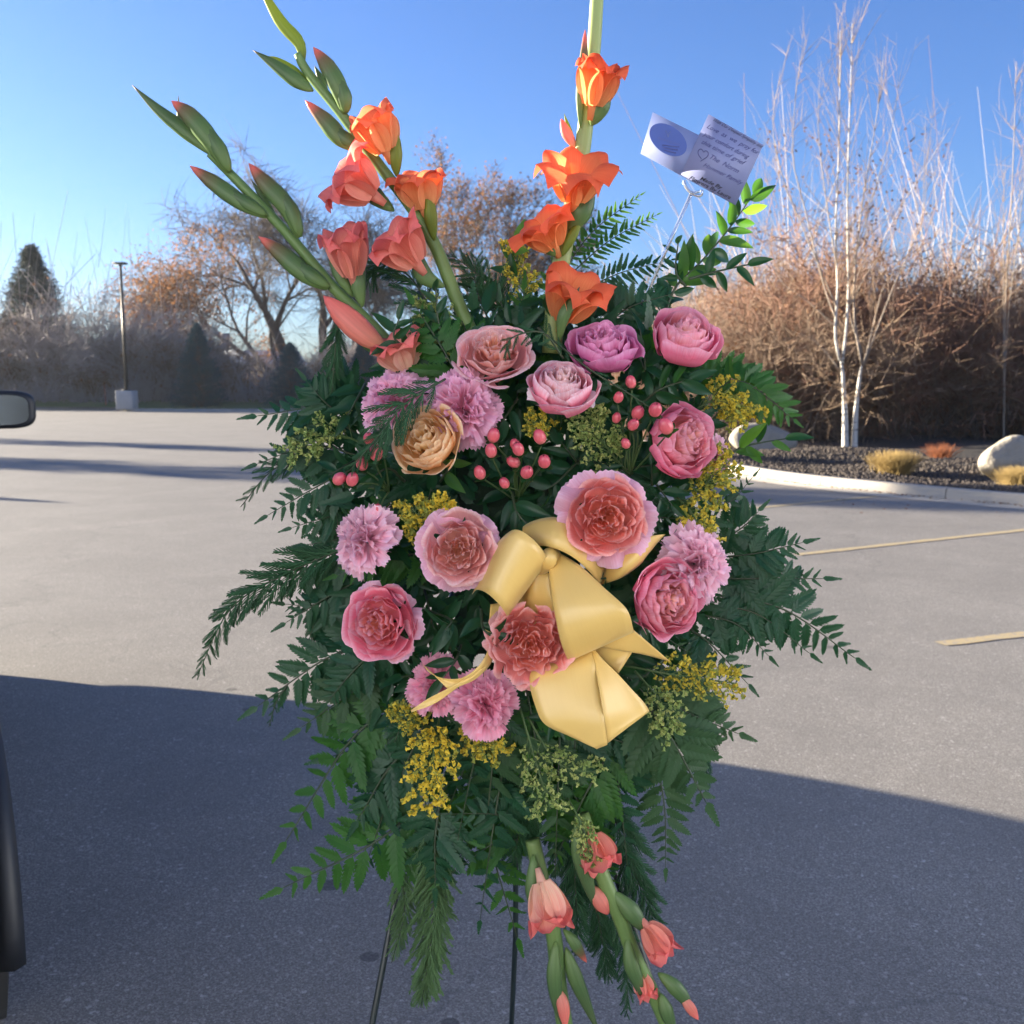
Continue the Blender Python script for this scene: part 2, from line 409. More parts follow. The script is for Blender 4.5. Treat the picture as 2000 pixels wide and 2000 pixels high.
# ---- branching tree
def grow(mb, r2, p, d, L, r, depth, maxd, tips, spread=.6, up=.15, kids=(2, 4), droop=0.0, sides=5, wig=.12, shrink=.62, all_seg=None):
    n = 6 if depth < 2 else 4
    pts = [np.array(p, float)]; dd = np.array(d, float); dirs = []
    for i in range(n-1):
        dd = dd + r2.normal(0, wig, 3) + np.array([0, 0, up*.25 - droop*.3*depth]); dd /= np.linalg.norm(dd)
        pts.append(pts[-1]+dd*L/(n-1)); dirs.append(dd.copy())
    pts = np.array(pts); rr = r*np.linspace(1, .55 if depth < maxd else .2, n)
    mb[min(depth, 2)].tube(pts, rr, max(3, sides-depth), cap=False)
    if depth >= maxd:
        tips.append((pts, dd)); return
    k = r2.integers(kids[0], kids[1]+1)
    for q in range(k+1):
        if q == 0: i = n-1; ang = spread*.35
        else: i = int(r2.integers(max(1, n//3), n)); ang = spread*r2.uniform(.7, 1.25)
        bd = dirs[min(i, n-2)-0 if i < n-1 else n-2]
        ax = np.cross(bd, r2.normal(size=3)); ax /= np.linalg.norm(ax)
        nd_ = bd*math.cos(ang)+ax*math.sin(ang); nd_ /= np.linalg.norm(nd_)
        grow(mb, r2, pts[i], nd_, L*shrink*r2.uniform(.8, 1.2), rr[i]*(.8 if q == 0 else .62), depth+1, maxd, tips, spread, up, kids, droop, sides, wig, shrink)
def fine_twigs(tips, r2, per, Lr, R0, droop=0.0, spread=.7):
    P0, D = [], []
    for pts, d in tips:
        for _ in range(per):
            t = r2.uniform(.2, 1)*(len(pts)-1); i = min(int(t), len(pts)-2)
            P0.append(pts[i]+(pts[i+1]-pts[i])*(t-i)); v = d+r2.normal(0, spread, 3); v[2] -= droop; D.append(v/np.linalg.norm(v))
    P0 = np.array(P0); D = np.array(D); k = len(P0)
    L = r2.uniform(Lr[0], Lr[1], k); bend = r2.normal(0, .12, (k, 3))*L[:, None]; bend[:, 2] -= droop*L*.4
    return batch_tubes(P0, D, L, np.full(k, R0), bend, 4, 3)
def tree(name, base, height, r, seed, label, cat='tree', group=None, maxd=5, d0=(0, 0, 1), trunk_frac=.3, spread=.6, up=.2, droop=0, kids=(2, 3),
         bark=None, twig=None, leaf=None, leaf_n=0, leaf_size=.06, leaf_box=None, twigs_per=6, twL=(.5, 1.2), twR=.008, shrink=.68, stems=None, wig=.1, tdroop=0.0):
    r2 = np.random.default_rng(seed); mb = [MB(), MB(), MB()]; tips = []
    root = empty(name, tuple(base), label, cat, group)
    for st in (stems or [(0, 0, d0, 1)]):
        d = np.array(st[2], float); d /= np.linalg.norm(d)
        grow(mb, r2, np.array(base)+np.array([st[0], st[1], 0]), d, height*trunk_frac*st[3], r*st[3], 0, maxd, tips, spread, up, kids, droop, 8, wig, shrink)
    mb[0].build('trunk', bark or M_bark, root); 
    if mb[1].v: mb[1].build('branch', bark or M_bark, root)
    tm = mb[2]
    V, F, C = fine_twigs(tips, r2, twigs_per, twL, twR, tdroop)
    tm.add(V, F); o = tm.build('twigs', twig or M_twig_grey, root); o['kind'] = 'stuff'
    if leaf_n:
        ends = C[:, 1:, :].reshape(-1, 3)
        if leaf_box is not None: ends = ends[leaf_box(ends)]
        if len(ends):
            c = ends[r2.integers(0, len(ends), leaf_n)]+r2.normal(0, leaf_size*1.2, (leaf_n, 3))
            V, F = batch_leaves(c, leaf_size*r2.uniform(.6, 1.3, leaf_n), r2)
            me = mesh_np('leaves', rel(V, base), F, False); o = link_mesh('leaves', me, root, leaf); o['kind'] = 'stuff'
    return root

# ---- far left: willow with orange leaves, two-stem
def at(u, v, Y): return P(u, v, Y)
tb = P(607, 790, 66); tb.z = 0
tree('willow_tree', tb, 16.4, .42, 21, 'large bare spreading tree with orange leaves on its left boughs, behind the left gladioli', maxd=5,
     stems=[(0, 0, (-.55, 0, 1.0), 1.1), (.5, .3, (.06, .1, 1.0), 1.0), (.9, -.2, (.5, .2, 1.0), .8), (-.3, .3, (-.95, .1, .62), 1.0)], trunk_frac=.36, spread=.62, up=.10, droop=.03, kids=(2, 3), twigs_per=4, twL=(.9, 2.2), twR=.020,
     twig=M_twig_dark, bark=M_bark_dark, leaf=M_leaf_or, leaf_n=13000, leaf_size=.10, leaf_box=lambda e: (e[:, 0] < tb.x-4.0+e[:, 2]*-.15+1.2) & (e[:, 2] < 11.0), tdroop=.25)
tb2 = P(930, 790, 74); tb2.z = 0
tree('leafy_tree', tb2, 15.6, .3, 33, 'tall tree with thin pinkish brown leaves behind the central gladiolus', maxd=5, stems=[(0, 0, (-.12, 0, 1), 1), (.6, 0, (.15, 0, 1), .95)],
     trunk_frac=.34, spread=.42, up=.25, kids=(2, 3), twig=M_twig_dark, bark=M_bark_dark, leaf=M_leaf_or, leaf_n=9000, leaf_size=.12, twigs_per=4, twL=(.7, 1.5), twR=.018)

# ---- conifers
def conifer(name, base, h, wR, seed, label, mat, group=None, dens=1.0, column=False):
    r2 = np.random.default_rng(seed); root = empty(name, tuple(base), label, 'tree', group)
    t = MB(); t.tube([tuple(base), (base[0], base[1], base[2]+h*.98)], [h*.018, h*.003], 6); t.build('trunk', M_bark, root)
    n = int(900*dens); z = h*(r2.uniform(0.03, 1, n)**1.15); 
    rr = wR*((np.sin(np.pi*np.clip(z/h*.93+.05, 0, 1))**.35) if column else (1-z/h)**.72)*r2.uniform(.72, 1.12, n)+.03; th = r2.uniform(0, 2*math.pi, n)
    D = np.stack([np.cos(th), np.sin(th), r2.uniform(-.1, .35, n)], 1); D /= np.linalg.norm(D, axis=1)[:, None]
    P0 = np.stack([np.full(n, base[0]), np.full(n, base[1]), base[2]+z], 1)
    V, F, C = batch_tubes(P0, D, rr, np.full(n, h*.0025), np.stack([0*rr, 0*rr, rr*.12], 1), 5, 3)
    b = MB(); b.add(V, F); b.build('branches', M_bark, root)['kind'] = 'stuff'
    # needle sprays along the branches
    k = int(26000*dens); i = r2.integers(0, n, k); s = r2.uniform(.25, 1.0, k)**.7
    c = P0[i]+D[i]*(rr[i]*s)[:, None]; c[:, 2] += rr[i]*.12*s*s
    c += r2.normal(0, h*.012, (k, 3))
    dv = D[i]+r2.normal(0, .55, (k, 3)); dv /= np.linalg.norm(dv, axis=1)[:, None]
    sz = h*.016*r2.uniform(.6, 1.4, k)
    bb = np.cross(dv, r2.normal(size=(k, 3))); bb /= np.linalg.norm(bb, axis=1)[:, None]
    V = np.stack([c-dv*sz[:, None], c+bb*(sz*.16)[:, None], c+dv*sz[:, None], c-bb*(sz*.16)[:, None]], 1).reshape(-1, 3)
    me = mesh_np('needles', rel(V, base), np.arange(4*k).reshape(k, 4), False); o = link_mesh('needles', me, root, mat); o['kind'] = 'stuff'
    return root
def gb(u, Y): p = P(u, 800, Y); return (p.x, p.y, 0)
conifer('spruce_tree', gb(78, 62), 9.3, 3.3, 4, 'tall dark spruce rising above the thicket at far left', M_dark_needle, dens=1.0)
conifer('blue_spruce', gb(390, 53.5), 4.35, 1.5, 5, 'small blue spruce right of the lamp post, leftmost of three', M_blue_needle, 'young blue spruces behind the kerb')
conifer('blue_spruce', gb(570, 53.5), 3.4, 1.55, 6, 'rounded blue spruce below the big bare willow trunk', M_blue_needle, 'young blue spruces behind the kerb')
conifer('blue_spruce', gb(712, 53.5), 3.6, 1.4, 8, 'blue spruce half hidden behind the lowest left gladiolus flowers', M_blue_needle, 'young blue spruces behind the kerb')

# ---- thickets (far-off brush that reads as one mass)
def thicket(name, xs, ys, hfun, n, seed, mats, label, twR=.012, leaf=None, leaf_n=0, leaf_size=.09, lean=.3):
    r2 = np.random.default_rng(seed)
    for q, m_ in enumerate(mats):
        k = n//len(mats)
        x = r2.uniform(xs[0], xs[1], k); y = r2.uniform(ys[0], ys[1], k)
        hh = hfun(x, y)*r2.uniform(.55, 1.08, k)
        D = np.stack([r2.normal(0, lean, k), r2.normal(0, lean, k), np.ones(k)], 1); D /= np.linalg.norm(D, axis=1)[:, None]
        P0 = np.stack([x, y, 0*x], 1); hh = hh*(1+.16*np.sin(x*1.7+y)+.10*np.sin(x*4.3))
        st = int(k*.86)                                  # most twigs start above the ground, on the stems
        P0[:st, 2] = hh[:st]*r2.uniform(.05, .75, st)
        D[:st] += r2.normal(0, .95, (st, 3)); D[:st, 2] = np.abs(D[:st, 2]); D /= np.linalg.norm(D, axis=1)[:, None]
        L = np.where(np.arange(k) < st, hh*r2.uniform(.10, .34, k), hh)
        R = np.where(np.arange(k) < st, twR*.75, twR*1.5*r2.uniform(.6, 1.8, k))
        V, F, C = batch_tubes(P0, D, L, R, r2.normal(0, .34, (k, 3))*L[:, None], 5, 3)
        me = mesh_np(name, rel(V, (xs[0], ys[0], 0)), F, True)
        o = link_mesh(name, me, None, m_); o.location = (xs[0], ys[0], 0); setp(o, label[q], 'thicket', kind='stuff')
        if leaf_n and q == 0:
            e = C[:, 2:, :].reshape(-1, 3); c = e[r2.integers(0, len(e), leaf_n)]+r2.normal(0, .1, (leaf_n, 3))
            V, F = batch_leaves(c, leaf_size*r2.uniform(.5, 1.3, leaf_n), r2)
            me = mesh_np('dry_leaves', rel(V, (xs[0], ys[0], 0)), F, False); o2 = link_mesh('dry_leaves', me, o, leaf); o2['kind'] = 'stuff'
def hleft(x, y):
    u = 1000+2000*x/y
    top = np.interp(u, [-100, 0, 60, 130, 190, 260, 330, 420, 470, 520, 580, 640, 760, 900, 1100], [560, 560, 545, 600, 620, 600, 590, 640, 700, 715, 705, 660, 650, 640, 640])
    return (.255*(745-top)/255*.98)*y*.5+1.5
thicket('thicket', (-33, 4), (56.5, 64), hleft, 7000, 11, [M_twig_grey, M_twig], ['grey bare brush behind the left kerb', 'brown bare brush mixed in behind the left kerb'], .022, M_leaf_or, 2600, .11)
thicket('thicket', (-34, -19), (57, 62), lambda x, y: 4.6+.9*np.sin(x*2), 1500, 12, [M_twig_grey], ['pale tangle of bare stems left of the spruce'], .022)
thicket('undergrowth', (-34, 6), (55.6, 57.5), lambda x, y: 1.7+.5*np.sin(x*.9), 7000, 13, [M_twig_grey], ['low dark undergrowth along the foot of the far trees'], .03)
def hright(x, y):
    u = 1000+2000*x/y
    top = np.interp(u, [1100, 1350, 1420, 1500, 1600, 1700, 1800, 1860, 1950, 2100], [600, 560, 540, 505, 490, 478, 485, 520, 560, 560])
    return (745-top)/2000*y+1.5
thicket('thicket', (2.8, 17.5), (23.5, 29), lambda x, y: hright(x, y)*.8, 6500, 14, [M_twig_red, M_twig, M_twig_tan], ['red brown bare brush behind the birch', 'mid brown bare brush behind the birch', 'tan bare brush behind the birch'], .0075, M_leaf_br, 9000, .045, .38)
thicket('undergrowth', (3.4, 19), (22.6, 24.5), lambda x, y: 1.2+.3*np.sin(x*1.3), 3000, 15, [M_bark], ['dark low tangle at the back of the planting bed'], .012)
thicket('thicket', (6, 30), (34, 44), lambda x, y: 6.6+1.2*np.sin(x*.8), 6000, 16, [M_twig_grey], ['grey young trees far behind the brown brush at right'], .016)

# ---- branching shrubs that make up the brush (many copies of a few grown shapes, one mass each)
def shrub_shapes(seed, n=4):
    out = []
    for q in range(n):
        r2 = np.random.default_rng(seed+q); mb = [MB(), MB(), MB()]; tips = []
        for k in range(int(r2.integers(4, 7))):
            a = r2.uniform(0, 6.28); sp_ = r2.uniform(.1, .55); d = np.array([math.cos(a)*sp_, math.sin(a)*sp_, 1]); d /= np.linalg.norm(d)
            grow(mb, r2, np.array([r2.normal(0, .03), r2.normal(0, .03), 0]), d, .46*r2.uniform(.7, 1.1), .011, 0, 3, tips, .62, .12, (2, 3), 0, 3, .2, .68)
        V, F, C = fine_twigs(tips, r2, 4, (.06, .17), .0022, 0, .75)
        vs = []; fs = []; b = 0
        for m_ in mb:
            if not m_.v: continue
            v = np.vstack(m_.v); vs.append(v); fs += [f+b for f in m_.f if f.shape[1] == 4]; b += len(v)
        vs.append(V); fs.append(F+b); vs = np.vstack(vs); h = vs[:, 2].max()
        out.append((vs/h, np.vstack(fs), C[:, -1]/h))
    return out
def brush(name, xs, ys, hfun, count, seed, mat, label, widen=1.2, leaf=None, leaf_n=0, leaf_size=.06, leafband=(.2, 1)):
    r2 = np.random.default_rng(seed); T = SHR; VV = []; FF = []; E = []; b = 0
    for i in range(count):
        V, F, C = T[int(r2.integers(len(T)))]; x = r2.uniform(*xs); y = r2.uniform(*ys); h = float(hfun(np.array([x]), np.array([y]))[0])*r2.uniform(.5, 1.22)
        a = r2.uniform(0, 6.28); R = np.array([[math.cos(a), -math.sin(a), 0], [math.sin(a), math.cos(a), 0], [0, 0, 1]])*np.array([[widen], [widen], [1]])
        VV.append((V @ R.T)*h+np.array([x, y, 0])); FF.append(F+b); b += len(V); E.append((C @ R.T)*h+np.array([x, y, 0]))
    o0 = (xs[0], ys[0], 0); me = mesh_np(name, rel(np.vstack(VV), o0), np.vstack(FF), True); o = link_mesh(name, me, None, mat); o.location = o0; setp(o, label, 'thicket', kind='stuff')
    if leaf_n:
        e = np.vstack(E); c = e[r2.integers(0, len(e), leaf_n)]+r2.normal(0, leaf_size, (leaf_n, 3)); V, F = batch_leaves(c, leaf_size*r2.uniform(.5, 1.3, leaf_n), r2)
        o2 = link_mesh('dry_leaves', mesh_np('dry_leaves', rel(V, o0), F, False), o, leaf); o2['kind'] = 'stuff'
SHR = shrub_shapes(300, 6)
brush('brush', (-33, 4), (56.5, 63), hleft, 70, 501, M_twig_grey, 'tangled grey shrubs behind the left kerb', 1.3)
brush('brush', (-33, 4), (56.5, 62), lambda x, y: hleft(x, y)*.8, 40, 502, M_twig, 'brown shrubs with a few orange leaves behind the left kerb', 1.5, M_leaf_or, 7000, .09)
brush('brush', (3.2, 17.5), (23.5, 29), hright, 52, 503, M_twig_red, 'red brown tangled shrubs behind the birch', 1.2, M_leaf_br, 9000, .045)
brush('brush', (3.2, 17.5), (23.2, 28), lambda x, y: hright(x, y)*.95, 34, 504, M_twig_tan, 'tan branching shrubs behind the birch', 1.4, M_leaf_br, 3000, .04)
brush('brush', (5, 30), (32, 42), lambda x, y: 6.0+1.2*np.sin(x*.8), 40, 505, M_twig, 'taller bare shrubs far behind the brown brush at right', 1.1)

# ---- birch clump and whips at right
def make_birch_bark():
    m, nt, b = newmat('birch_bark')
    tc = nt.nodes.new('ShaderNodeTexCoord').outputs['Object']
    mp = nd(nt, 'ShaderNodeMapping'); mp.inputs['Scale'].default_value = (3, 3, 22); nt.links.new(tc, mp.inputs[0])
    f = noise(nt, 1.0, 4, .6, mp.outputs[0])
    col = mixc(nt, ramp(nt, f, [(.56, 0), (.66, .85)]), (.56, .52, .46), (.09, .075, .065))
    nt.links.new(col, b.inputs['Base Color']); b.inputs['Roughness'].default_value = .7; return m
M_birch = make_birch_bark(); M_pale_bark = M_plain('pale_sapling_bark', (.36, .29, .23), (.22, .18, .145), 6, .85)
def whip_tree(name, base, stems, label, group, seed, bark, side_n=10, leafn=0, trunks='trunk', r=.05, twig=None):
    """slender upright tree; stems = polylines given in picture positions at their own distance"""
    r2 = np.random.default_rng(seed); root = empty(name, tuple(base), label, 'tree', group)
    tw = MB(); leafc = []
    for pts, r0, side in stems:
        pp = catmull([P(u, v, base[1]+dy) for u, v, dy in pts], 16); r0 = r0*(.84 if r0 > .07 else .55)
        m = MB(); m.tube(pp, r0*np.linspace(1, .18, 16)**1.1, 8 if r0 > .03 else 5)
        m.build(trunks if r0 > .034 else 'branch', bark if r0 > .03 else M_pale_bark, root)
        if side:
            k = side; i = r2.integers(4, 15, k); T = (pp[np.minimum(i+1, 15)]-pp[i-1]); T /= np.linalg.norm(T, axis=1)[:, None]
            D = T+r2.normal(0, .45, (k, 3)); D[:, 2] = np.abs(D[:, 2])+.25; D /= np.linalg.norm(D, axis=1)[:, None]
            L = r2.uniform(.4, 1.5, k)*(1.1-.03*i); bend = r2.normal(0, .1, (k, 3)); bend[:, 2] += .22*L
            V, F, C = batch_tubes(pp[i], D, L, np.full(k, min(r0*.25, .011)), bend, 6, 4, .3); tw.add(V, F)
            c2 = C[:, 2:5].reshape(-1, 3); j = r2.integers(0, len(c2), k*2)
            D2 = r2.normal(0, .5, (k*2, 3)); D2[:, 2] = np.abs(D2[:, 2])+.4; D2 /= np.linalg.norm(D2, axis=1)[:, None]
            V, F, C2 = batch_tubes(c2[j], D2, r2.uniform(.25, .7, k*2), np.full(k*2, .0045), r2.normal(0, .05, (k*2, 3)), 4, 3, .3); tw.add(V, F)
            leafc.append(C2[:, -1]); leafc.append(C[:, -2])
    if tw.v: tw.build('twigs', twig or M_twig_tan, root)['kind'] = 'stuff'
    if leafn:
        c = np.vstack(leafc); c = c[r2.integers(0, len(c), leafn)]+r2.normal(0, .05, (leafn, 3))
        c = c[c[:, 2] < 6.5]
        V, F = batch_leaves(c, .04, r2); me = mesh_np('dry_leaves', rel(V, base), F, False); o = link_mesh('dry_leaves', me, root, M_leaf_br); o['kind'] = 'stuff'
    return root
bp = G(1658, 886)
def stem(*p): return [(a, b, 0.0) for a, b in p]
whip_tree('birch_tree', (bp.x, bp.y, .1), [
    (stem((1651, 886), (1650, 800), (1645, 720), (1640, 700)), .095, 0),
    (stem((1668, 886), (1672, 800), (1680, 730), (1684, 712)), .085, 0),
    (stem((1640, 704), (1631, 650), (1636, 560), (1632, 450), (1637, 330), (1640, 200), (1641, 60)), .058, 34),
    (stem((1645, 712), (1653, 640), (1657, 560), (1655, 420), (1658, 260), (1662, 150), (1664, 45)), .056, 34),
    (stem((1684, 714), (1672, 650), (1668, 590), (1672, 500), (1690, 360), (1712, 230), (1728, 90)), .048, 30),
    (stem((1686, 714), (1700, 660), (1722, 570), (1740, 540)), .036, 12),
    (stem((1638, 720), (1615, 690), (1590, 665), (1560, 650)), .028, 8),
    (stem((1640, 640), (1610, 560), (1570, 400), (1548, 300), (1557, 160), (1572, 80)), .034, 26),
    (stem((1634, 600), (1600, 520), (1530, 350), (1510, 230), (1540, 90)), .030, 22),
    (stem((1634, 520), (1612, 380), (1598, 240), (1604, 120)), .026, 16),
    (stem((1658, 540), (1700, 400), (1740, 260), (1757, 150)), .026, 16),
    (stem((1686, 714), (1745, 560), (1800, 430), (1812, 290)), .028, 18),
    (stem((1648, 620), (1690, 540), (1735, 470), (1790, 330)), .026, 16), (stem((1634, 640), (1580, 590), (1520, 540), (1495, 440)), .026, 18), (stem((1684, 690), (1660, 600), (1690, 480), (1700, 300)), .03, 22)],
    'white barked birch with two trunks in the planting bed', None, 41, M_birch, leafn=600, twig=M_twig_tan)
def whips(u0, Y, tops, seed, label, n=14, bark=None, r=.045):
    b = (P(u0, 800, Y).x, Y, .05)
    g = P(u0, 800, Y); 
    vb = 1000-FPX*((sp*0)+0)  # unused
    dn = (H_CAM)/Y; y = (sp-dn*cp)/(cp+dn*sp); v0 = 1000-FPX*y
    st = [(stem((u0, v0), (u0+.15*(t[0]-u0), v0-.35*(v0-t[1])), (u0+.7*(t[0]-u0), v0-.7*(v0-t[1])), t), r*(1 if i == 0 else .7), n) for i, t in enumerate(tops)]
    whip_tree('sapling', b, st, label, 'slender bare saplings in the brush', seed, bark or M_pale_bark, side_n=n)
whips(1960, 22.5, [(1985, 120), (1960, 330), (2010, 200)], 51, 'tall pale sapling cut by the right edge of the picture', 26)
whips(1845, 25, [(1862, 360)], 52, 'thin pale sapling standing alone left of the tallest one at right edge', 12, r=.03)
whips(1790, 26, [(1808, 215), (1790, 300), (1830, 260)], 53, 'cluster of thin grey whips right of the birch', 18, M_bark, r=.03)
whips(1545, 27, [(1520, 330), (1490, 250)], 54, 'slender leaning sapling left of the birch', 18, M_bark, r=.03)
whips(1480, 32, [(1470, 430), (1440, 480)], 55, 'grey sapling just right of the card and leafy sprig', 6, M_bark, r=.035)

# ---- mulch chips, boulders, dry grass
def chips(n, seed):
    r2 = np.random.default_rng(seed); y = 9+14.5*r2.uniform(0, 1, n)**.8; 
    kys = np.array([p[1] for p in kR[:-1]]); kxs = np.array([p[0] for p in kR[:-1]]); o = np.argsort(kys)
    x = np.interp(y, kys[o], kxs[o])+.2+r2.uniform(0, 1, n)*(y*.53-np.interp(y, kys[o], kxs[o])+.6)
    x0 = np.interp(y, kys[o], kxs[o])+.17
    z = bed_height(x, y)*np.minimum(1, (x-x0)*1.5)+.115*(1-np.minimum(1, (x-x0)*1.5))
    c = np.stack([x, y, z+.012], 1)
    base = np.array([[1, 0, 0], [0, 1, 0], [-1, 0, 0], [0, -1, 0], [0, 0, .8], [0, 0, -.8]])
    ax = r2.normal(size=(n, 3, 3)); q, _ = np.linalg.qr(ax)
    s = (r2.uniform(.012, .042, n)[:, None, None])*r2.uniform(.5, 1.3, (n, 6, 1))
    V = (base[None]*s) @ q + c[:, None, :]
    F = np.array([[0, 1, 4], [1, 2, 4], [2, 3, 4], [3, 0, 4], [1, 0, 5], [2, 1, 5], [3, 2, 5], [0, 3, 5]])
    Fa = (np.arange(n)*6)[:, None, None]+F[None]
    me = mesh_np('mulch', V.reshape(-1, 3), Fa.reshape(-1, 3), False)
    o = link_mesh('mulch', me, None, M_leafy('mulch_chip', (.16, .135, .12), (.035, .03, .028), (.05, .04, .03), .9, .02, 20, .2)); setp(o, 'dark mulch chips spread over the planting bed', kind='stuff')
chips(24000, 61)
def ico(sub, c, s, seed, amp=.11, flat=0.0):
    import bmesh
    bm = bmesh.new(); bmesh.ops.create_icosphere(bm, subdivisions=sub, radius=1)
    V = np.array([v.co[:] for v in bm.verts]); F = np.array([[v.index for v in f.verts] for f in bm.faces]); bm.free()
    r2 = np.random.default_rng(seed); d = np.zeros(len(V))
    for k in range(9):
        w = r2.normal(size=3)*r2.uniform(1, 3.2); d += np.sin(V @ w+r2.uniform(0, 6))*amp/(1+k*.5)
    V = V*(1+d)[:, None]
    for k in range(5):                       # flattened facets like split stone
        nn = r2.normal(size=3); nn /= np.linalg.norm(nn); h = V @ nn; lim = .66
        V -= np.maximum(0, h-lim)[:, None]*nn[None]*.85
    return V*np.array(s)+np.array(c), F
M_rock = M_plain('boulder_stone', (.36, .32, .26), (.20, .18, .15), 2.2, .9, 1.0, 7, .06)
for (u, v, w, h, sd, lab) in ((1492, 884, .62, .36, 71, 'pale boulder half hidden behind the right fern fronds'), (2000, 936, .56, .40, 72, 'large pale boulder on mulch at the right edge')):
    g = G(u, v, .08); V, F = ico(4, (g.x, g.y+.3, .12+h*.42), (w, w*.7, h), sd)
    o = link_mesh('boulder', mesh_np('boulder', rel(V, (g.x, g.y, .1)), F), None, M_rock); o.location = (g.x, g.y, .1); setp(o, lab, 'boulder')
def grass_clump(u, v, w, h, n, seed, label, mat, name='ornamental_grass'):
    r2 = np.random.default_rng(seed); g = G(u, v, .1); c = np.array([g.x, g.y, .1])
    P0 = c+np.stack([r2.normal(0, w*.22, n), r2.normal(0, w*.2, n), np.zeros(n)], 1)
    D = np.stack([r2.normal(0, .45, n), r2.normal(0, .4, n), np.ones(n)], 1); D /= np.linalg.norm(D, axis=1)[:, None]
    L = h*r2.uniform(.7, 1.1, n); bend = D*np.array([1, 1, 0])*.3*L[:, None]; bend[:, 2] -= .12*L
    V, F, C = batch_tubes(P0, D, L, np.full(n, .004), bend, 4, 3, .3)
    m = MB(); m.add(V, F); root = empty(name, tuple(c), label, 'grass clump'); o = m.build('blades', mat, root); o['kind'] = 'stuff'; return root
M_straw = M_leafy('straw_grass', (.50, .36, .15), (.34, .25, .11), (.5, .36, .12), .8, .25, 8, .2)
grass_clump(1748, 926, .42, .40, 1500, 81, 'trimmed tan ornamental grass clump right of the birch trunks', M_straw)
grass_clump(1990, 950, .42, .30, 1100, 82, 'tan grass tuft in front of the boulder at the right edge', M_straw)
grass_clump(1838, 902, .30, .38, 260, 83, 'small rust red dry shrub on the mulch', M_leafy('rust_leaf', (.36, .13, .06), (.22, .09, .05), (.4, .12, .05), .8, .2, 8, .2), 'dry_shrub')

# ---- far left details: lawn strip, lamp post, marker, far building
lawn = [(-30, 55.2, .14), (-19.3, 53.6, .14), (-19.0, 51.4, .15), (-17.3, 50.7, .15), (-14.5, 50.6, .15), (-8, 50.1, .15), (-1.4, 49.0, .15), (6, 49, .15), (6, 57, .5), (-30, 57.5, .5)]
setp(link_mesh('lawn_strip', mesh_np('lawn_strip', lawn, [list(range(10))], False), None, M_grassg), kind='structure')
lp = P(249, 806, 51.0); lp.z = .1
lamp = empty('lamp_post', (lp.x, lp.y, .1), 'tall dark car park lamp post on a square concrete base', 'lamp post')
M_pole = M_plain('lamp_bronze_metal', (.075, .068, .06), (.055, .05, .045), 5, .45, metal=.6)
mb = MB()
bx = MB(); bx.box((lp.x, lp.y, .1+.46), (.84, .84, .92)); bo = bx.build('concrete_base', M_conc2, lamp, False)
bv = bo.modifiers.new('bevel', 'BEVEL'); bv.width = .05; bv.segments = 2
m = MB(); m.tube([(lp.x, lp.y, 1.02), (lp.x, lp.y, 7.1)], [.085, .062], 10); m.build('pole', M_pole, lamp)
m = MB(); m.box((lp.x, lp.y, 1.045), (.34, .34, .05)); m.build('base_plate', M_pole, lamp, False)
m = MB(); m.box((lp.x-.02, lp.y, 7.17), (.62, .42, .09)); m.box((lp.x, lp.y, 7.09), (.14, .14, .1)); m.build('lamp_head', M_pole, lamp, False)
m = MB(); m.box((lp.x-.05, lp.y, 7.118), (.46, .32, .012)); m.build('lens', M_plain('lamp_lens', (.8, .8, .78), None, 5, .3), lamp, False)
mk = P(208, 806, 54.5); m = MB(); m.tube([(mk.x, mk.y, .08), (mk.x-.05, mk.y, 1.3)], [.03, .022], 6)
o = m.build('marker_stake', M_plain('marker_red', (.35, .08, .05), None, 5, .6)); setp(o, 'thin red marker stake left of the lamp base', 'stake')
bl = P(505, 745, 120); bw = empty('far_building', (bl.x, bl.y, 0), 'low pale building glimpsed far beyond the trees', 'building')
M_wall = M_plain('far_wall', (.35, .30, .27), (.28, .24, .22), 1, .9); M_roof = M_plain('far_roof', (.55, .56, .6), (.42, .43, .47), 1, .7)
m = MB(); m.box((bl.x, bl.y, 1.7), (9, 7, 3.4)); m.build('wall', M_wall, bw, False)
m = MB(); x, y = bl.x, bl.y
m.add(np.array([(x-5, y-4, 3.4), (x+5, y-4, 3.4), (x+5, y+4, 3.4), (x-5, y+4, 3.4), (x-4.6, y, 5.0), (x+4.6, y, 5.0)]), [np.array([[0, 1, 5, 4], [2, 3, 4, 5]]), np.array([[0, 4, 3], [1, 2, 5]])])
m.build('roof', M_roof, bw, False)
m = MB(); m.box((bl.x-4, bl.y+1, 4.8), (.9, .9, 4.4)); m.build('chimney', M_wall, bw, False)
for i in range(4):
    m = MB(); m.box((bl.x-3.2+i*2.1, bl.y-3.51, 1.9), (1.0, .06, 1.2)); m.build('window', M_plain('far_glass', (.05, .06, .08), None, 2, .2), bw, False)

# ---- unseen conifers added left of the picture to cast long shadows across the lot
for i, (gx, gy, h, w_, kind) in enumerate(((-24.0, 30.3, 6.2, 1.3, 0), (-20.5, 23.6, 6.0, 1.2, 1), (-18.0, 17.9, 2.3, .6, 0))):
    conifer('spruce_tree', (gx, gy, 0), h, w_, 90+i, ('narrow spruce added as shadow caster beyond the left edge, farthest back', 'broad columnar evergreen added as shadow caster beyond the left edge, middle one', 'smallest narrow spruce added as shadow caster beyond the left edge')[i], M_dark_needle, 'added shadow casting conifers left of the view', dens=(.35, .6, .3)[i], column=bool(kind))

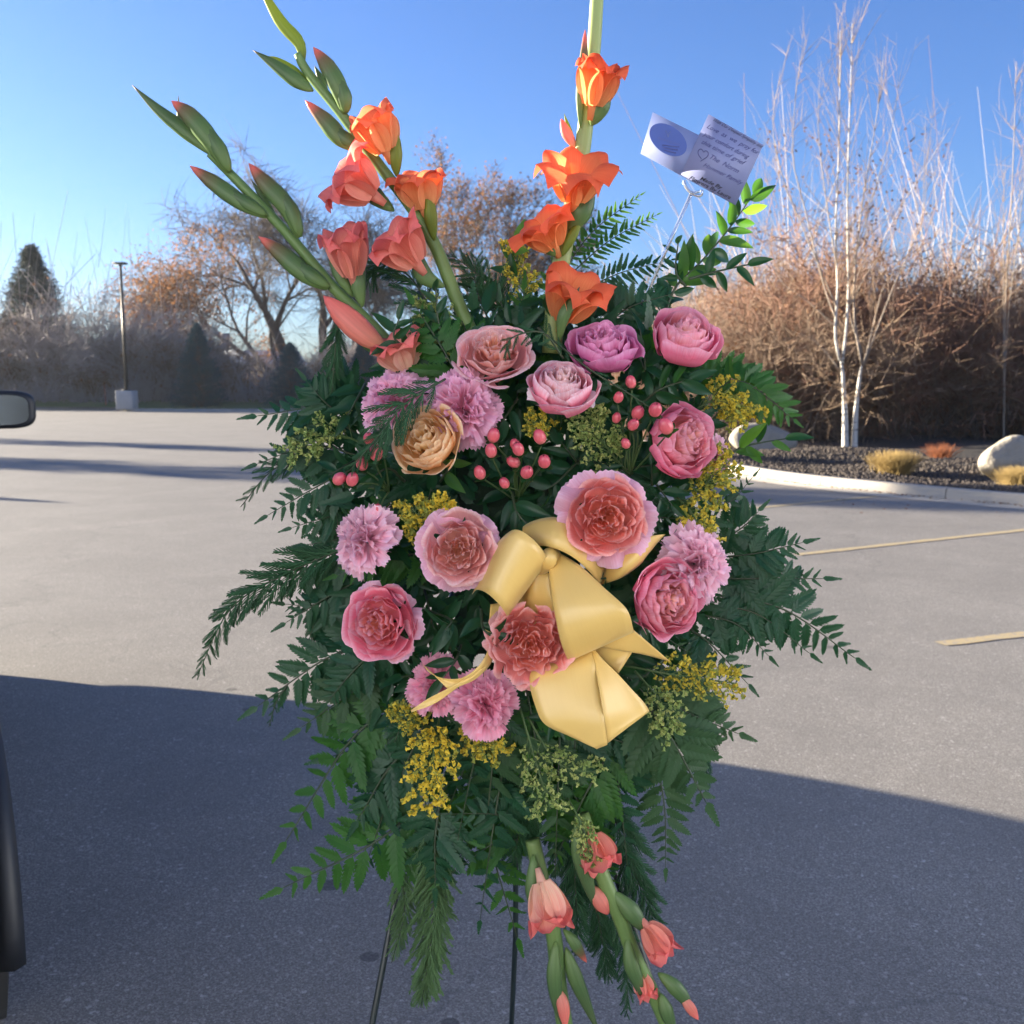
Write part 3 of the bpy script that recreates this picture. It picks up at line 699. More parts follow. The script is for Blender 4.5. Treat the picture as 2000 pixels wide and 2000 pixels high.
# ---- unseen pale building, added so its sunlit walls bounce light onto the flowers
bd = empty('bounce_building', (0, -7, 0), 'unseen pale building added behind the camera to bounce light on the flowers', 'building')
M_bounce_wall = M_plain('bounce_wall_blue', (.68, .76, .92), (.62, .70, .86), 1.5, .9, .3, 30, .01)  # pale blue chosen to cool the light bounced onto the flowers
M_bglass = M_plain('window_glass', (.04, .05, .06), None, 2, .08, spec=.8); M_wframe = M_plain('white_frame', (.75, .74, .72), None, 8, .5)
m = MB(); m.box((1.5, -11, 2.6), (19, 8, 5.2)); m.build('front_wall', M_bounce_wall, bd, False)
m = MB(); m.box((13.5, -5.5, 2.6), (5, 19, 5.2)); m.build('wing_wall', M_bounce_wall, bd, False)
m = MB(); m.box((1.5, -11, 5.3), (19.4, 8.4, .2)); m.box((13.5, -5.5, 5.32), (5.4, 19.4, .2)); m.build('roof_edge', M_conc2, bd, False)
for i in range(4):
    x = -5.5+i*3.6
    m = MB(); m.box((x, -6.97, 1.9), (1.3, .08, 1.6)); wf = m.build('window', M_wframe, bd, False)
    m = MB(); m.box((x, -6.92, 1.9), (1.14, .02, 1.44)); pn = m.build('pane', M_bglass, wf, False, origin=(0, 0, 0)); pn.parent = wf; pn.location = (0, 7, 0); 

thicket('tall_shoots', (5.6, 17.5), (24.5, 29), lambda x, y: 5.9+1.1*np.sin(x*1.3)+.5*np.sin(x*5), 1500, 17, [M_twig_red], ['tall thin bare shoots rising above the brown brush'], .009, None, 0, .09, .10)
thicket('tall_shoots', (-33, -22), (58, 62), lambda x, y: 7.6+1.0*np.sin(x*1.3), 500, 18, [M_twig_grey], ['thin bare shoots around the tall spruce at far left'], .022, None, 0, .09, .1)
def fallen(n, seed):
    r2 = np.random.default_rng(seed); kp = catmull([(x, y, 0) for x, y in kR[:8]], 300); i = r2.integers(0, 300, n)
    off = np.abs(r2.normal(0, .10, n))+.01; off[: n//6] = r2.uniform(.2, 2.5, n//6)
    c = kp[i]+np.stack([-off*.75, -off*.65, np.full(n, .018)], 1)
    V, F = batch_leaves(c, r2.uniform(.012, .034, n), r2, .6); V[:, 2] = np.clip((V[:, 2]-.018)*.25+.018, .006, .06)
    o = link_mesh('fallen_leaves', mesh_np('fallen_leaves', V, F, False), None, M_leaf_br); setp(o, 'dead leaves and grit lying along the kerb', kind='stuff')
fallen(900, 71)
# ---- thin winter haze over the lot
hb = MB(); hb.box((0, 90, 10.0), (290, 290, 24)); hz = hb.build('haze', None, None, False)
hm = bpy.data.materials.new('haze'); hm.use_nodes = True; hn = hm.node_tree; hn.nodes.remove(hn.nodes['Principled BSDF'])
pv = hn.nodes.new('ShaderNodeVolumePrincipled'); pv.inputs['Color'].default_value = (.86, .92, 1, 1); pv.inputs['Density'].default_value = .0002; pv.inputs['Anisotropy'].default_value = .35
hn.links.new(pv.outputs[0], hn.nodes['Material Output'].inputs['Volume']); hz.data.materials.clear(); hz.data.materials.append(hm); setp(hz, 'faint winter haze', kind='stuff')
SC.cycles.volume_bounces = 0
# ================================================================== THE FLOWER SPRAY
M_stem = M_plain('stem_green', (.10, .17, .05), (.07, .12, .04), 30, .5, trans=.1)
M_stem_dark = M_plain('stem_dark', (.05, .075, .03), (.035, .05, .025), 30, .6)
M_fern = M_leafy('leatherleaf', (.028, .105, .045), (.012, .058, .030), (.06, .22, .015), .38, .22, 45)
M_fern_lit = M_leafy('fern_sunlit_tone', (.045, .17, .03), (.03, .11, .025), (.2, .42, .03), .42, .35, 45)  # leatherleaf copy, sunlit tone put into the colour; also varies shaded fronds
M_fern_olive = M_leafy('olive_fern', (.055, .13, .05), (.035, .09, .035), (.12, .25, .05), .5, .25, 45)
M_cedar = M_leafy('cedar_scale', (.05, .15, .06), (.03, .10, .045), (.06, .16, .03), .5, .15, 60)
M_plume = M_leafy('plumosus', (.17, .30, .12), (.11, .22, .085), (.25, .45, .10), .55, .3, 60)
M_ruscus = M_leafy('ruscus_leaf', (.020, .085, .036), (.009, .045, .022), (.12, .33, .02), .32, .25, 25)
M_ruscus_lit = M_leafy('ruscus_sunlit_tone', (.07, .19, .045), (.045, .13, .035), (.25, .5, .03), .34, .4, 25)  # ruscus copy, sunlit tone put into the colour; also used for young leaves

# ---- shared leaf meshes (unit length along +X, blade in XY, upper face +Z)
def leaflet_mesh(name, n, wprof, ang, teeth=3, gap=.12, curl=.10, seed=0, tip=.14):
    """a pinna: midrib with n pairs of toothed lobes"""
    r2 = np.random.default_rng(seed); V = []; F = []
    def add_lobe(x, L, wd, side, a):
        b = len(V); ca, sa = math.cos(a), math.sin(a)
        out = [(0, -wd*.30), (.28*L, -wd*.52), (.5*L, -wd*.42), (.55*L, -wd*.5), (.8*L, -wd*.26), (L, .06*wd), (.84*L, .26*wd), (.6*L, .50*wd), (.54*L, .42*wd), (.26*L, .5*wd), (0, wd*.30)]
        for (p, q) in out:
            X = x+p*ca-q*sa; Y = (p*sa+q*ca)
            V.append((X, side*Y, 0.28*abs(Y)-curl*X*X-.9*Y*Y))
        k = len(out); mid = len(V); V.append((x+.45*L*ca, side*.45*L*sa, 0.28*abs(.45*L*sa)-curl*x*x-.025*wd/ .1*.3))
        for i in range(k-1):
            F.append([b+i, b+i+1, mid] if side > 0 else [b+i+1, b+i, mid])
        F.append([b+k-1, b, mid] if side > 0 else [b, b+k-1, mid])
    for j in range(n):
        x = .05+.80*(j+.3)/n; L = wprof(x)*r2.uniform(.92, 1.08); wd = .80/n*(1-gap)*1.15
        for s_ in (1, -1): add_lobe(x+(.25/n if s_ < 0 else 0), L, min(wd, L*.62), s_, ang*(1-.25*x))
    add_lobe(.80, .20, tip*.62, 1, 0.0)
    b = len(V)                                           # midrib strip
    m = 6
    for i in range(m):
        x = .92*i/(m-1); w = .016*(1-x*.7)
        V.append((x, w, .008-curl*x*x)); V.append((x, -w, .008-curl*x*x))
    for i in range(m-1): F.append([b+2*i, b+2*i+1, b+2*i+3, b+2*i+2])
    return mesh_np(name, V, F, False)
PIN_BIG = [leaflet_mesh('pinna', 8, lambda x: .25*(1-x)**.62*min(1, .6+3*x)*1.42, rad(48), gap=.22, seed=k, curl=.10+.08*k) for k in range(3)]
PIN_SMALL = [leaflet_mesh('pinna', 6, lambda x: .29*(1-x)**.55*min(1, .7+3*x), rad(46), gap=.02, seed=k+9, curl=.06+.1*k, tip=.2) for k in range(3)]
PIN_BLADE = [leaflet_mesh('pinna', 7, lambda x: .25*(1-x)**.5*min(1, .6+4*x), rad(42), gap=-.35, seed=k+19, curl=.05+.1*k, tip=.2) for k in range(2)]
def blade_mesh(name, w=.2, n=8, fold=.25, curl=.15, wav=.0, seed=0, peak=.4):
    r2 = np.random.default_rng(seed); V = []
    for i in range(n+1):
        x = i/n; ww = w*(math.sin(math.pi*min(1, x**(math.log(.5)/math.log(peak))))**.85)
        for j in (-1, -.5, 0, .5, 1):
            V.append((x, j*ww, fold*abs(j)*ww-curl*x*x+wav*math.sin(9*x+j)*abs(j)))
    m = MB(); m.grid(np.array(V).reshape(n+1, 5, 3)); return m.mesh(name)
RUS = [blade_mesh('leaf', .18, 7, .35, .12+.1*k, .01, k) for k in range(4)]
def cedar_mesh(name, seed, n=9, L=.30, ang=32, r=.013, flat=True):
    """a fine flat scale-leaved or feathery branchlet, unit length"""
    r2 = np.random.default_rng(seed); m = MB()
    s = np.linspace(0, 1, 6); main = np.stack([s, .03*np.sin(s*3+seed), -.14*s*s], 1)
    m.tube(main, r*np.array([1, 1, .9, .8, .7, .5]), 3, cap=False)
    k = n*2; xs = np.repeat((np.arange(n)+.6)/n*.93, 2); sd = np.tile([1, -1], n)
    a = rad(ang)*r2.uniform(.8, 1.2, k); D = np.stack([np.cos(a), sd*np.sin(a), r2.normal(0, .05 if flat else .35, k)], 1)
    D /= np.linalg.norm(D, axis=1)[:, None]
    Ls = L*(1-xs*.72)*r2.uniform(.8, 1.15, k)
    P0 = np.stack([xs+(sd > 0)*.02, .03*np.sin(xs*3+seed), -.14*xs*xs], 1)
    V, F, C = batch_tubes(P0, D, Ls, np.full(k, r*.85), np.stack([Ls*.15, -sd*Ls*.08, -Ls*.1], 1), 3, 3, .5); m.add(V, F)
    return m.mesh(name)
CED = [cedar_mesh('branchlet', k, 10, .32, 30, .026) for k in range(4)]
PLU = [cedar_mesh('branchlet', 20+k, 14, .22, 24, .019, False) for k in range(4)]

def place(mesh, name, root, mat, p, X, Nn, L, Wd=None):
    """lay a unit leaf at world point p, pointing X, upper face towards Nn"""
    X = Vector(X).normalized(); Nn = Vector(Nn); Y = Nn.cross(X)
    if Y.length < 1e-4: Y = Vector((0, 0, 1)).cross(X)
    Y.normalize(); Z = X.cross(Y)
    Wd = Wd or L
    o = bpy.data.objects.new(name, mesh); COL.objects.link(o); o.parent = root
    o.matrix_basis = basis(X*L, Y*Wd, Z*Wd, Vector(p)-root.location)
    if not mesh.materials: mesh.materials.append(mat)
    if mesh.materials[0] != mat:
        o.material_slots[0].link = 'OBJECT'; o.material_slots[0].material = mat
    return o
def wpath(path, n): return catmull([W(*q) for q in path], n)
def frond(path, width, pairs, mat, label, seed, kinds=None, group='fern fronds in the spray', tri=True, face=(0, -1, .25), stem=None, name='fern_frond', start=.1, cat='fern frond', ratio=1.0, jit=.18):
    r = random.Random(seed); n = 24; width = width*1.26; pairs = int(pairs*1.25); ratio = ratio*.84; pts = wpath(path, n); root = empty(name, tuple(pts[0]), label, cat, group)
    m = MB(); rr = np.linspace(1.5, .45, n)*.0011*max(.6, width/110); m.tube(pts, rr, 5); m.build('stem', stem or M_stem_dark, root)
    Lf = Vector(face)+Vector((r.gauss(0, .12), 0, r.gauss(0, .12)))
    seg = np.gradient(pts, axis=0)
    for i in range(pairs+1):
        f = start+(1-start)*(i/pairs)
        q = f*(n-1); a = min(int(q), n-2); p = pts[a]+(pts[a+1]-pts[a])*(q-a)
        T = Vector(seg[min(a+1, n-1)]).normalized(); B = Lf.cross(T).normalized(); N = T.cross(B)
        g = (i+.5)/(pairs+.5)
        prof = (1-g)**.62*(min(1, .62+g*3)) if tri else math.sin(math.pi*(.16+.80*g))**.7
        L = width*PX*max(.26, prof)
        ks = kinds or (PIN_BIG if L > 46*PX else (PIN_SMALL if L > 30*PX else PIN_BLADE))
        if i == pairs:
            place(r.choice(PIN_SMALL), 'pinna', root, mat, p, T, -N if N.y > 0 else N, L*1.6, L*1.3*ratio); break
        for s_ in (1, -1):
            al = rad(62-24*g+r.gauss(0, 5)); d = T*math.cos(al)+B*(s_*math.sin(al))+N*(-.12+r.gauss(0, jit))
            nn = N*-1+B*(s_*r.gauss(.15, .2))+T*r.gauss(0, .15)
            nn = nn if nn.dot(Vector((0, -1, .1))) > 0 else -nn
            place(r.choice(ks), 'pinna', root, mat, p+np.array(T)*(.12*L*(s_ > 0)), d, nn, L*r.uniform(.88, 1.1), L*ratio*r.uniform(.9, 1.1))
    return root
def spray(path, width, count, mat, label, seed, kind=None, group='cedar sprays in the arrangement', name='cedar_spray', cat='cedar spray', ang=34, depth_j=.25, prof=None, stem=None):
    r = random.Random(seed); n = 22; pts = wpath(path, n); root = empty(name, tuple(pts[0]), label, cat, group)
    m = MB(); m.tube(pts, np.linspace(1.2, .4, n)*.0011, 4); m.build('stem', stem or M_stem_dark, root)
    seg = np.gradient(pts, axis=0)
    for i in range(count):
        f = .04+.96*i/count; q = f*(n-1); a = min(int(q), n-2); p = pts[a]+(pts[a+1]-pts[a])*(q-a)
        T = Vector(seg[a+1]).normalized(); B = Vector((0, -1, .2)).cross(T).normalized(); N = T.cross(B)
        s_ = 1 if i % 2 else -1
        L = width*PX*((1-f)**.55*min(1, .55+2.5*f)+.12 if prof is None else prof(f))*r.uniform(.8, 1.15)
        al = rad(ang*(1.1-.5*f)+r.gauss(0, 6)); d = T*math.cos(al)+B*(s_*math.sin(al))+N*r.gauss(0, depth_j)+Vector((0, 0, -.12))
        place(r.choice(kind or CED), 'branchlet', root, mat, p, d, (r.gauss(0, .3), -1, r.gauss(.2, .3)), L, L)
    return root
def leafy(path, leaves, size, mat, label, seed, group='leafy green sprigs', name='leafy_sprig', cat='leaf sprig', stem=None, w=1.0, matf=None):
    r = random.Random(seed); n = 20; pts = wpath(path, n); root = empty(name, tuple(pts[0]), label, cat, group)
    m = MB(); m.tube(pts, np.linspace(1.3, .5, n)*.0014, 5); m.build('stem', stem or M_stem_dark, root)
    seg = np.gradient(pts, axis=0)
    for i in range(leaves):
        f = .12+.88*(i+.5)/leaves; q = f*(n-1); a = min(int(q), n-2); p = pts[a]+(pts[a+1]-pts[a])*(q-a)
        T = Vector(seg[a+1]).normalized(); B = Vector((0, -1, .1)).cross(T).normalized(); N = T.cross(B)
        s_ = 1 if i % 2 else -1
        al = rad(r.uniform(25, 65)*(1 if i < leaves-1 else .1)); d = T*math.cos(al)+B*(s_*math.sin(al))+N*r.gauss(0, .35)
        L = size*PX*r.uniform(.75, 1.15)*(1-.25*f)
        o = place(r.choice(RUS), 'leaf', root, (matf(r, f) if matf else mat), p, d, (r.gauss(0, .45), -1, r.gauss(.2, .45)), L, L*w*r.uniform(.85, 1.15))
    return root

# ---- petals
def petal_obj(V, A, name, root, mat):
    n, m_ = V.shape[:2]; mb = MB(); mb.grid(V, A.reshape(-1, 3)); me = mb.mesh(name, tuple(root.location)); return link_mesh(name, me, root, mat)
def axes(F, roll=0):
    F = Vector(F).normalized(); U = Vector((0, 0, 1)); X = U.cross(F)
    if X.length < .05: X = Vector((1, 0, 0))
    X.normalize(); Y = F.cross(X)
    c, s_ = math.cos(roll), math.sin(roll)
    return np.array(X*c+Y*s_), np.array(Y*c-X*s_), np.array(F)
def rose(u, v, d, Rpx, F, mats, label, seed, whorls=None, closed=0.0, ruffle=.10, outer_flare=.5, name='garden_rose', heart='rings', group='garden roses in the spray', cat='rose', green=True):
    """cupped, many-petalled garden rose; F = the way it faces"""
    r2 = np.random.default_rng(seed); R = Rpx*PX; C = np.array(W(u, v, d)); X, Y, Z = axes(F, r2.uniform(0, 6))
    root = empty(name, tuple(C-Z*R*.55), label, cat, group)
    whorls = whorls or [(5, 1.0), (5, .88), (5, .76), (6, .63), (6, .50), (5, .38), (5, .26), (4, .15)]
    nW = len(whorls)
    for wi, (n, f) in enumerate(whorls):
        off = r2.uniform(0, 6)
        for k in range(n):
            th = off+2*math.pi*k/n+r2.normal(0, .26)
            hw = math.pi/n*r2.uniform(1.3, 1.7)
            ns, nt = 10, 15
            s = np.linspace(0, 1, ns)[:, None]; t = np.linspace(-1, 1, nt)[None, :]
            ff = f*r2.uniform(.88, 1.08)
            rb = ff*(1-(1-s)**2.4)**.62
            zt = (.12+.42*(1-f)*(1-closed)+closed*.55*(1-f*.4))+r2.normal(0, .065)
            if heart == 'quart' and f < .6: zt += r2.uniform(-.06, .10)
            z = -.62*max(.3, f)+(zt+.62*max(.3, f))*s**(1.15)+0*t
            fl = outer_flare*(1 if wi == 0 else .45 if wi == 1 else .12*r2.uniform(0, 1.6))*r2.uniform(.5, 1.2)
            rr = rb+fl*.38*s**5-closed*.26*f*s**3*(0.55 if wi == 0 else 1)
            z = z-fl*.55*s**7
            if heart == 'quart': rb = rb*(1+(.20 if f < .62 else .05)*np.sin(2*(th+hw*t)+seed)*s); s = s*(1-.07*np.abs(np.sin(t*r2.uniform(3.5, 5.5)+k)))
            wv = np.sin(t*r2.uniform(2.5, 5)+r2.uniform(0, 6))+.5*np.sin(t*r2.uniform(6, 10)+r2.uniform(0, 6))
            amp = ruffle*1.45*(1.0 if f > .25 else .7)
            rr = rr+amp*.62*wv*s**3
            z = z+amp*.35*np.sin(t*r2.uniform(4, 8)+r2.uniform(0, 6))*s**3-(.10+.10*(f > .6))*np.abs(t)**3*s
            a = th+hw*t*(s**.35)*(1+.06*np.sin(s*5+k))+(.25*s*np.sin(t*3+k) if f < .6 else 0)
            x_, y_ = rr*np.cos(a), rr*np.sin(a)
            V = C+R*(x_[..., None]*X+y_[..., None]*Y+(z+0*t)[..., None]*Z)
            A = np.stack([s+0*t, (t*.5+.5)+0*s, np.full((ns, nt), f)], -1)
            petal_obj(V, A, 'petal', root, mats)
    if green:
        m = MB()
        for k in range(5):
            a = k*1.257; dv = (X*math.cos(a)+Y*math.sin(a))
            pts = [C-Z*R*.62, C-Z*R*.5+dv*R*.45, C-Z*R*.22+dv*R*.95]
            m.tube(catmull(pts, 6), R*np.array([.06, .14, .16, .12, .07, .01]), 4, .25)
        m.tube([C-Z*R*.55, C-Z*R*.8, C-Z*R*1.3+np.array([0, .02, -.02])], [R*.16, R*.09, R*.05], 6)
        m.build('calyx', M_ruscus, root)
    return root
def carnation(u, v, d, Rpx, F, mat, label, seed, name='carnation', group='carnations in the spray', cat='carnation', n=32, dome=.55, fringe=.035):
    r2 = np.random.default_rng(seed); R = Rpx*PX*1.04; C = np.array(W(u, v, d)); X, Y, Z = axes(F, r2.uniform(0, 6))
    root = empty(name, tuple(C-Z*R*.5), label, cat, group)
    for k in range(n):
        f = 1-(k/n)                      # 1 guard petal .. 0 heart
        th = k*2.39996+r2.normal(0, .2)
        el = rad(4+74*(1-f)**.85+r2.normal(0, 7)); L = (.62+.46*f)*r2.uniform(.80, 1.10)
        ns, nt = 8, 27
        s = np.linspace(0.12, 1, ns)[:, None]; t = np.linspace(-1, 1, nt)[None, :]
        zig = np.where(np.arange(nt) % 2 == 0, 1, -1)[None, :]*fringe*r2.uniform(.5, 1.4, (1, nt))
        ss = s*(1-.16*t**2)+zig*(s > .95)
        wd = (.34+.26*f)*r2.uniform(.85, 1.2)*s**1.2
        ruf = (np.sin(t*r2.uniform(5, 8)+r2.uniform(0, 6))*.15+np.sin(t*r2.uniform(11, 16)+r2.uniform(0, 6))*.05)*s**1.6*(1.25-.6*f)
        e2 = el-.35*s**3*f*r2.uniform(.2, 1)
        ra = L*ss*np.cos(e2)-ruf*np.sin(el); zz = L*ss*np.sin(e2)*(.35+dome)+ruf*np.cos(el)-.25+.12*(1-f)
        tx = t*wd
        c_, s_ = math.cos(th), math.sin(th)
        x_ = ra*c_-tx*s_; y_ = ra*s_+tx*c_
        V = C+R*(x_[..., None]*X+y_[..., None]*Y+(zz+0*t)[..., None]*Z)
        A = np.stack([s+0*t, (t*.5+.5)+0*s, np.full((ns, nt), f)], -1)
        petal_obj(V, A, 'petal', root, mat)
    m = MB(); m.tube([C-Z*R*.2, C-Z*R*.55, C-Z*R*.9, C-Z*R*1.5], [R*.16, R*.2, R*.12, R*.05], 8); m.build('calyx', M_ruscus, root)
    return root

MR_peach = M_petal('rose_peach', (1, .66, .24), (1, .60, .26), (1, .82, .55), .36)
MR_coral = M_petal('rose_coral', (1, .36, .20), (1, .36, .32), (1, .66, .62), .36)
MR_salmon = M_petal('rose_salmon', (1, .50, .30), (1, .50, .48), (1, .78, .78), .36)
MR_pink = M_petal('rose_pink', (1, .56, .38), (.98, .28, .42), (1, .58, .70), .36)
MR_pinkhot = M_petal('rose_deep_pink', (1, .40, .26), (1, .27, .38), (1, .62, .70), .36)
MR_mag = M_petal('rose_magenta', (.95, .36, .58), (.85, .24, .50), (.96, .52, .76), .36)
MR_cup = M_petal('rose_cup', (1, .66, .50), (1, .36, .46), (1, .84, .88), .36)
MR_lav = M_petal('guard_petal_lavender', (.94, .46, .54), (.94, .48, .60), (.97, .66, .80), .30)
MC_lilac = M_petal('carnation_lilac', (1, .40, .54), (.98, .50, .68), (1, .64, .80), .36)
MC_pale = M_petal('carnation_pale', (1, .48, .60), (1, .58, .70), (1, .72, .82), .36)
MC_pink = M_petal('carnation_pink', (1, .34, .48), (1, .40, .56), (1, .58, .70), .36)

toC = (0, -1, .12)
rose(965, 688, .075, 64, (-.05, -.75, .65), MR_salmon, 'peach and coral rose facing up, second from left in the top row', 101, ruffle=.085, heart='quart')
rose(1098, 758, .10, 64, (.05, -.62, .78), MR_cup, 'cup shaped pink rose with peach heart and white petal edges, at top centre', 102, closed=.75, ruffle=.04, outer_flare=.35)
rose(1180, 678, .065, 66, (0, -.6, .8), MR_mag, 'magenta lilac rose in the top row under the lowest orange gladiolus bloom', 103, closed=.45, ruffle=.08, outer_flare=.3)
rose(1338, 664, .055, 68, (.15, -.62, .77), MR_pink, 'pink rose with peach heart, topmost at right beside the leafy branch', 104, closed=.75, ruffle=.045, outer_flare=.2)
rose(1330, 862, .08, 74, (.55, -.78, .25), MR_pink, 'big pink rose facing right with peach heart, above the yellow goldenrod', 105, closed=.5, ruffle=.075, outer_flare=.2, heart='quart')
rose(835, 862, .115, 66, (-.35, -.8, .45), MR_peach, 'apricot yellow rose beside the lilac carnation', 106, closed=.45, ruffle=.05, outer_flare=.4)
rose(1186, 1010, .135, 66, (.05, -1, .10), MR_coral, 'largest coral rose facing forward, above the gold bow', 107, ruffle=.10, outer_flare=.35, heart='quart')
rose(895, 1072, .125, 60, (.02, -1, .12), MR_salmon, 'frilled salmon rose facing forward at the left of the bow', 108, ruffle=.10, outer_flare=.4, heart='quart')
rose(742, 1216, .10, 64, (-.25, -.95, .12), MR_pinkhot, 'ruffled pink and coral rose at the lower left', 109, ruffle=.10, outer_flare=.4, heart='quart')
rose(1035, 1258, .135, 68, (-.02, -1, .10), MR_coral, 'ruffled coral rose under the left bow loop', 110, ruffle=.12, outer_flare=.5, heart='quart', whorls=[(9, 1.0), (8, .88), (8, .74), (7, .6), (6, .46), (5, .33), (4, .2), (3, .1)])
rose(1300, 1172, .105, 72, (.45, -.88, .12), MR_pink, 'pink rose with orange heart right of the bow', 111, closed=.5, ruffle=.075, outer_flare=.3, heart='quart')
carnation(768, 778, .06, 66, (-.25, -.7, .74), MC_lilac, 'lilac carnation at the upper left, partly covered by a cedar spray', 121)
carnation(905, 796, .09, 76, (.05, -.95, .28), MC_lilac, 'large lilac pink carnation behind the apricot rose', 122)
carnation(710, 1052, .085, 68, (-.45, -.80, .35), MC_pale, 'pale lilac carnation on the left side above the lower left rose', 123)
carnation(1366, 1098, .075, 74, (.45, -.80, .35), MC_pale, 'pale pink carnation behind the right pink rose', 124)
carnation(850, 1340, .075, 56, (-.15, -.95, .2), MC_pink, 'pink carnation crossed by the thin forked ribbon tail', 125)
carnation(950, 1376, .10, 62, (.35, -.85, .25), MC_pink, 'bright pink carnation below the coral rose', 126)
carnation(1398, 893, .03, 42, (.7, -.7, .1), MC_pale, 'small pink carnation peeking out behind the big pink rose', 127)
# lavender guard petals round the largest coral rose
def guards(u, v, d, Rpx, F, n, mat, root, seed, r0=.95, arc=None):
    r2 = np.random.default_rng(seed); R = Rpx*PX; C = np.array(W(u, v, d)); X, Y, Z = axes(F, 0)
    for k in range(n):
        th = (2*math.pi*k/n if arc is None else arc[k])+r2.normal(0, .08); s = np.linspace(0, 1, 8)[:, None]; t = np.linspace(-1, 1, 13)[None, :]
        ra = .3+(r0)*s*(1-.16*t**2-.05*np.sin(t*9+k)**2)*r2.uniform(.88, 1.08); zz = -.5+(.22+.2*r2.random())*np.sin(s*2.2)+.10*np.sin(t*3.5+k*2)*s**2-.10*t*t; tx = t*(.12+.27*np.sin(s*1.9)**.8)
        x_ = ra*math.cos(th)-tx*math.sin(th); y_ = ra*math.sin(th)+tx*math.cos(th)
        V = C+R*(x_[..., None]*X+y_[..., None]*Y+(zz+0*t)[..., None]*Z)
        A = np.stack([s+0*t, (t*.5+.5)+0*s, np.ones((8, 13))], -1)
        petal_obj(V, A, 'guard_petal', root, mat)
byl = {o['label']: o for o in COL.objects if 'label' in o}
guards(1186, 1010, .13, 84, (.05, -1, .10), 9, MR_lav, byl['largest coral rose facing forward, above the gold bow'], 5, .80)
guards(895, 1072, .12, 76, (.02, -1, .12), 11, MR_lav, byl['frilled salmon rose facing forward at the left of the bow'], 6, .74)
guards(742, 1216, .095, 76, (-.25, -.95, .12), 6, MR_lav, byl['ruffled pink and coral rose at the lower left'], 7, .74)
MR_white = M_petal('white_edge', (.85, .55, .60), (.90, .68, .72), (.95, .86, .88), .3)
guards(1098, 768, .11, 60, (.05, -.72, .68), 2, MR_white, byl['cup shaped pink rose with peach heart and white petal edges, at top centre'], 8, .72, arc=(2.8, .25))

# ---- gladioli
def M_grad(name, stops, rough=.45, trans=.2, vein=.25, spec=.4):
    m, nt, b = newmat(name); at_ = nd(nt, 'ShaderNodeAttribute', attribute_name='pc'); sep = nt.nodes.new('ShaderNodeSeparateColor')
    nt.links.new(at_.outputs['Color'], sep.inputs[0]); col = ramp(nt, sep.outputs[0], stops)
    comb = nt.nodes.new('ShaderNodeCombineXYZ'); ml = nd(nt, 'ShaderNodeMath', operation='MULTIPLY'); ml.inputs[1].default_value = 14
    nt.links.new(sep.outputs[1], ml.inputs[0]); nt.links.new(ml.outputs[0], comb.inputs[0]); nt.links.new(sep.outputs[0], comb.inputs[1])
    f = noise(nt, 1.3, 3, .6, comb.outputs[0]); 
    dk = nd(nt, 'ShaderNodeHueSaturation', Value=.62); nt.links.new(col, dk.inputs['Color'])
    col = mixc(nt, ramp(nt, f, [(.4, 0), (.75, vein*2)]), col, dk.outputs[0])
    nt.links.new(col, b.inputs['Base Color']); b.inputs['Roughness'].default_value = rough; b.inputs['Specular IOR Level'].default_value = spec
    out_translucent(nt, b, col, trans); return m
MG_stem = M_grad('gladiolus_stem', [(0, (.17, .25, .07)), (.6, (.14, .24, .07)), (1, (.16, .26, .08))], .42, .15, .2)
MG_stem_pale = M_grad('gladiolus_stem_pale', [(0, (.28, .33, .10)), (1, (.34, .42, .16))], .42, .2, .2)
MG_bract = M_grad('gladiolus_bract', [(0, (.17, .27, .08)), (.5, (.085, .16, .055)), (.9, (.09, .13, .055)), (1, (.25, .12, .08))], .42, .22, .3)
MG_bract_lit = M_grad('gladiolus_bract_backlit', [(0, (.22, .30, .05)), (.6, (.30, .36, .05)), (1, (.28, .30, .05))], .42, .5, .25)  # bract copy with the yellow-green backlit glow put into its colour
MG_bud = M_grad('gladiolus_bud', [(0, (.16, .26, .07)), (.55, (.10, .18, .06)), (.78, (.18, .12, .06)), (.92, (.75, .16, .12)), (1, (.80, .20, .15))], .42, .22, .3)
MG_coralbud = M_grad('gladiolus_coral_bud', [(0, (.75, .42, .24)), (.3, (.85, .28, .20)), (1, (.90, .20, .17))], .45, .3, .25)
MG_salmon = M_petal('gladiolus_salmon', (.94, .42, .30), (.90, .27, .23), (.88, .22, .21), .42)
MG_orange = M_petal('gladiolus_orange', (.97, .46, .18), (.93, .22, .09), (.90, .17, .08), .45)
MG_light = M_petal('gladiolus_peach', (.98, .55, .25), (.95, .30, .14), (.93, .24, .14), .5)
MG_coral = M_petal('gladiolus_coral', (.98, .68, .48), (.93, .27, .22), (.92, .22, .20), .3)

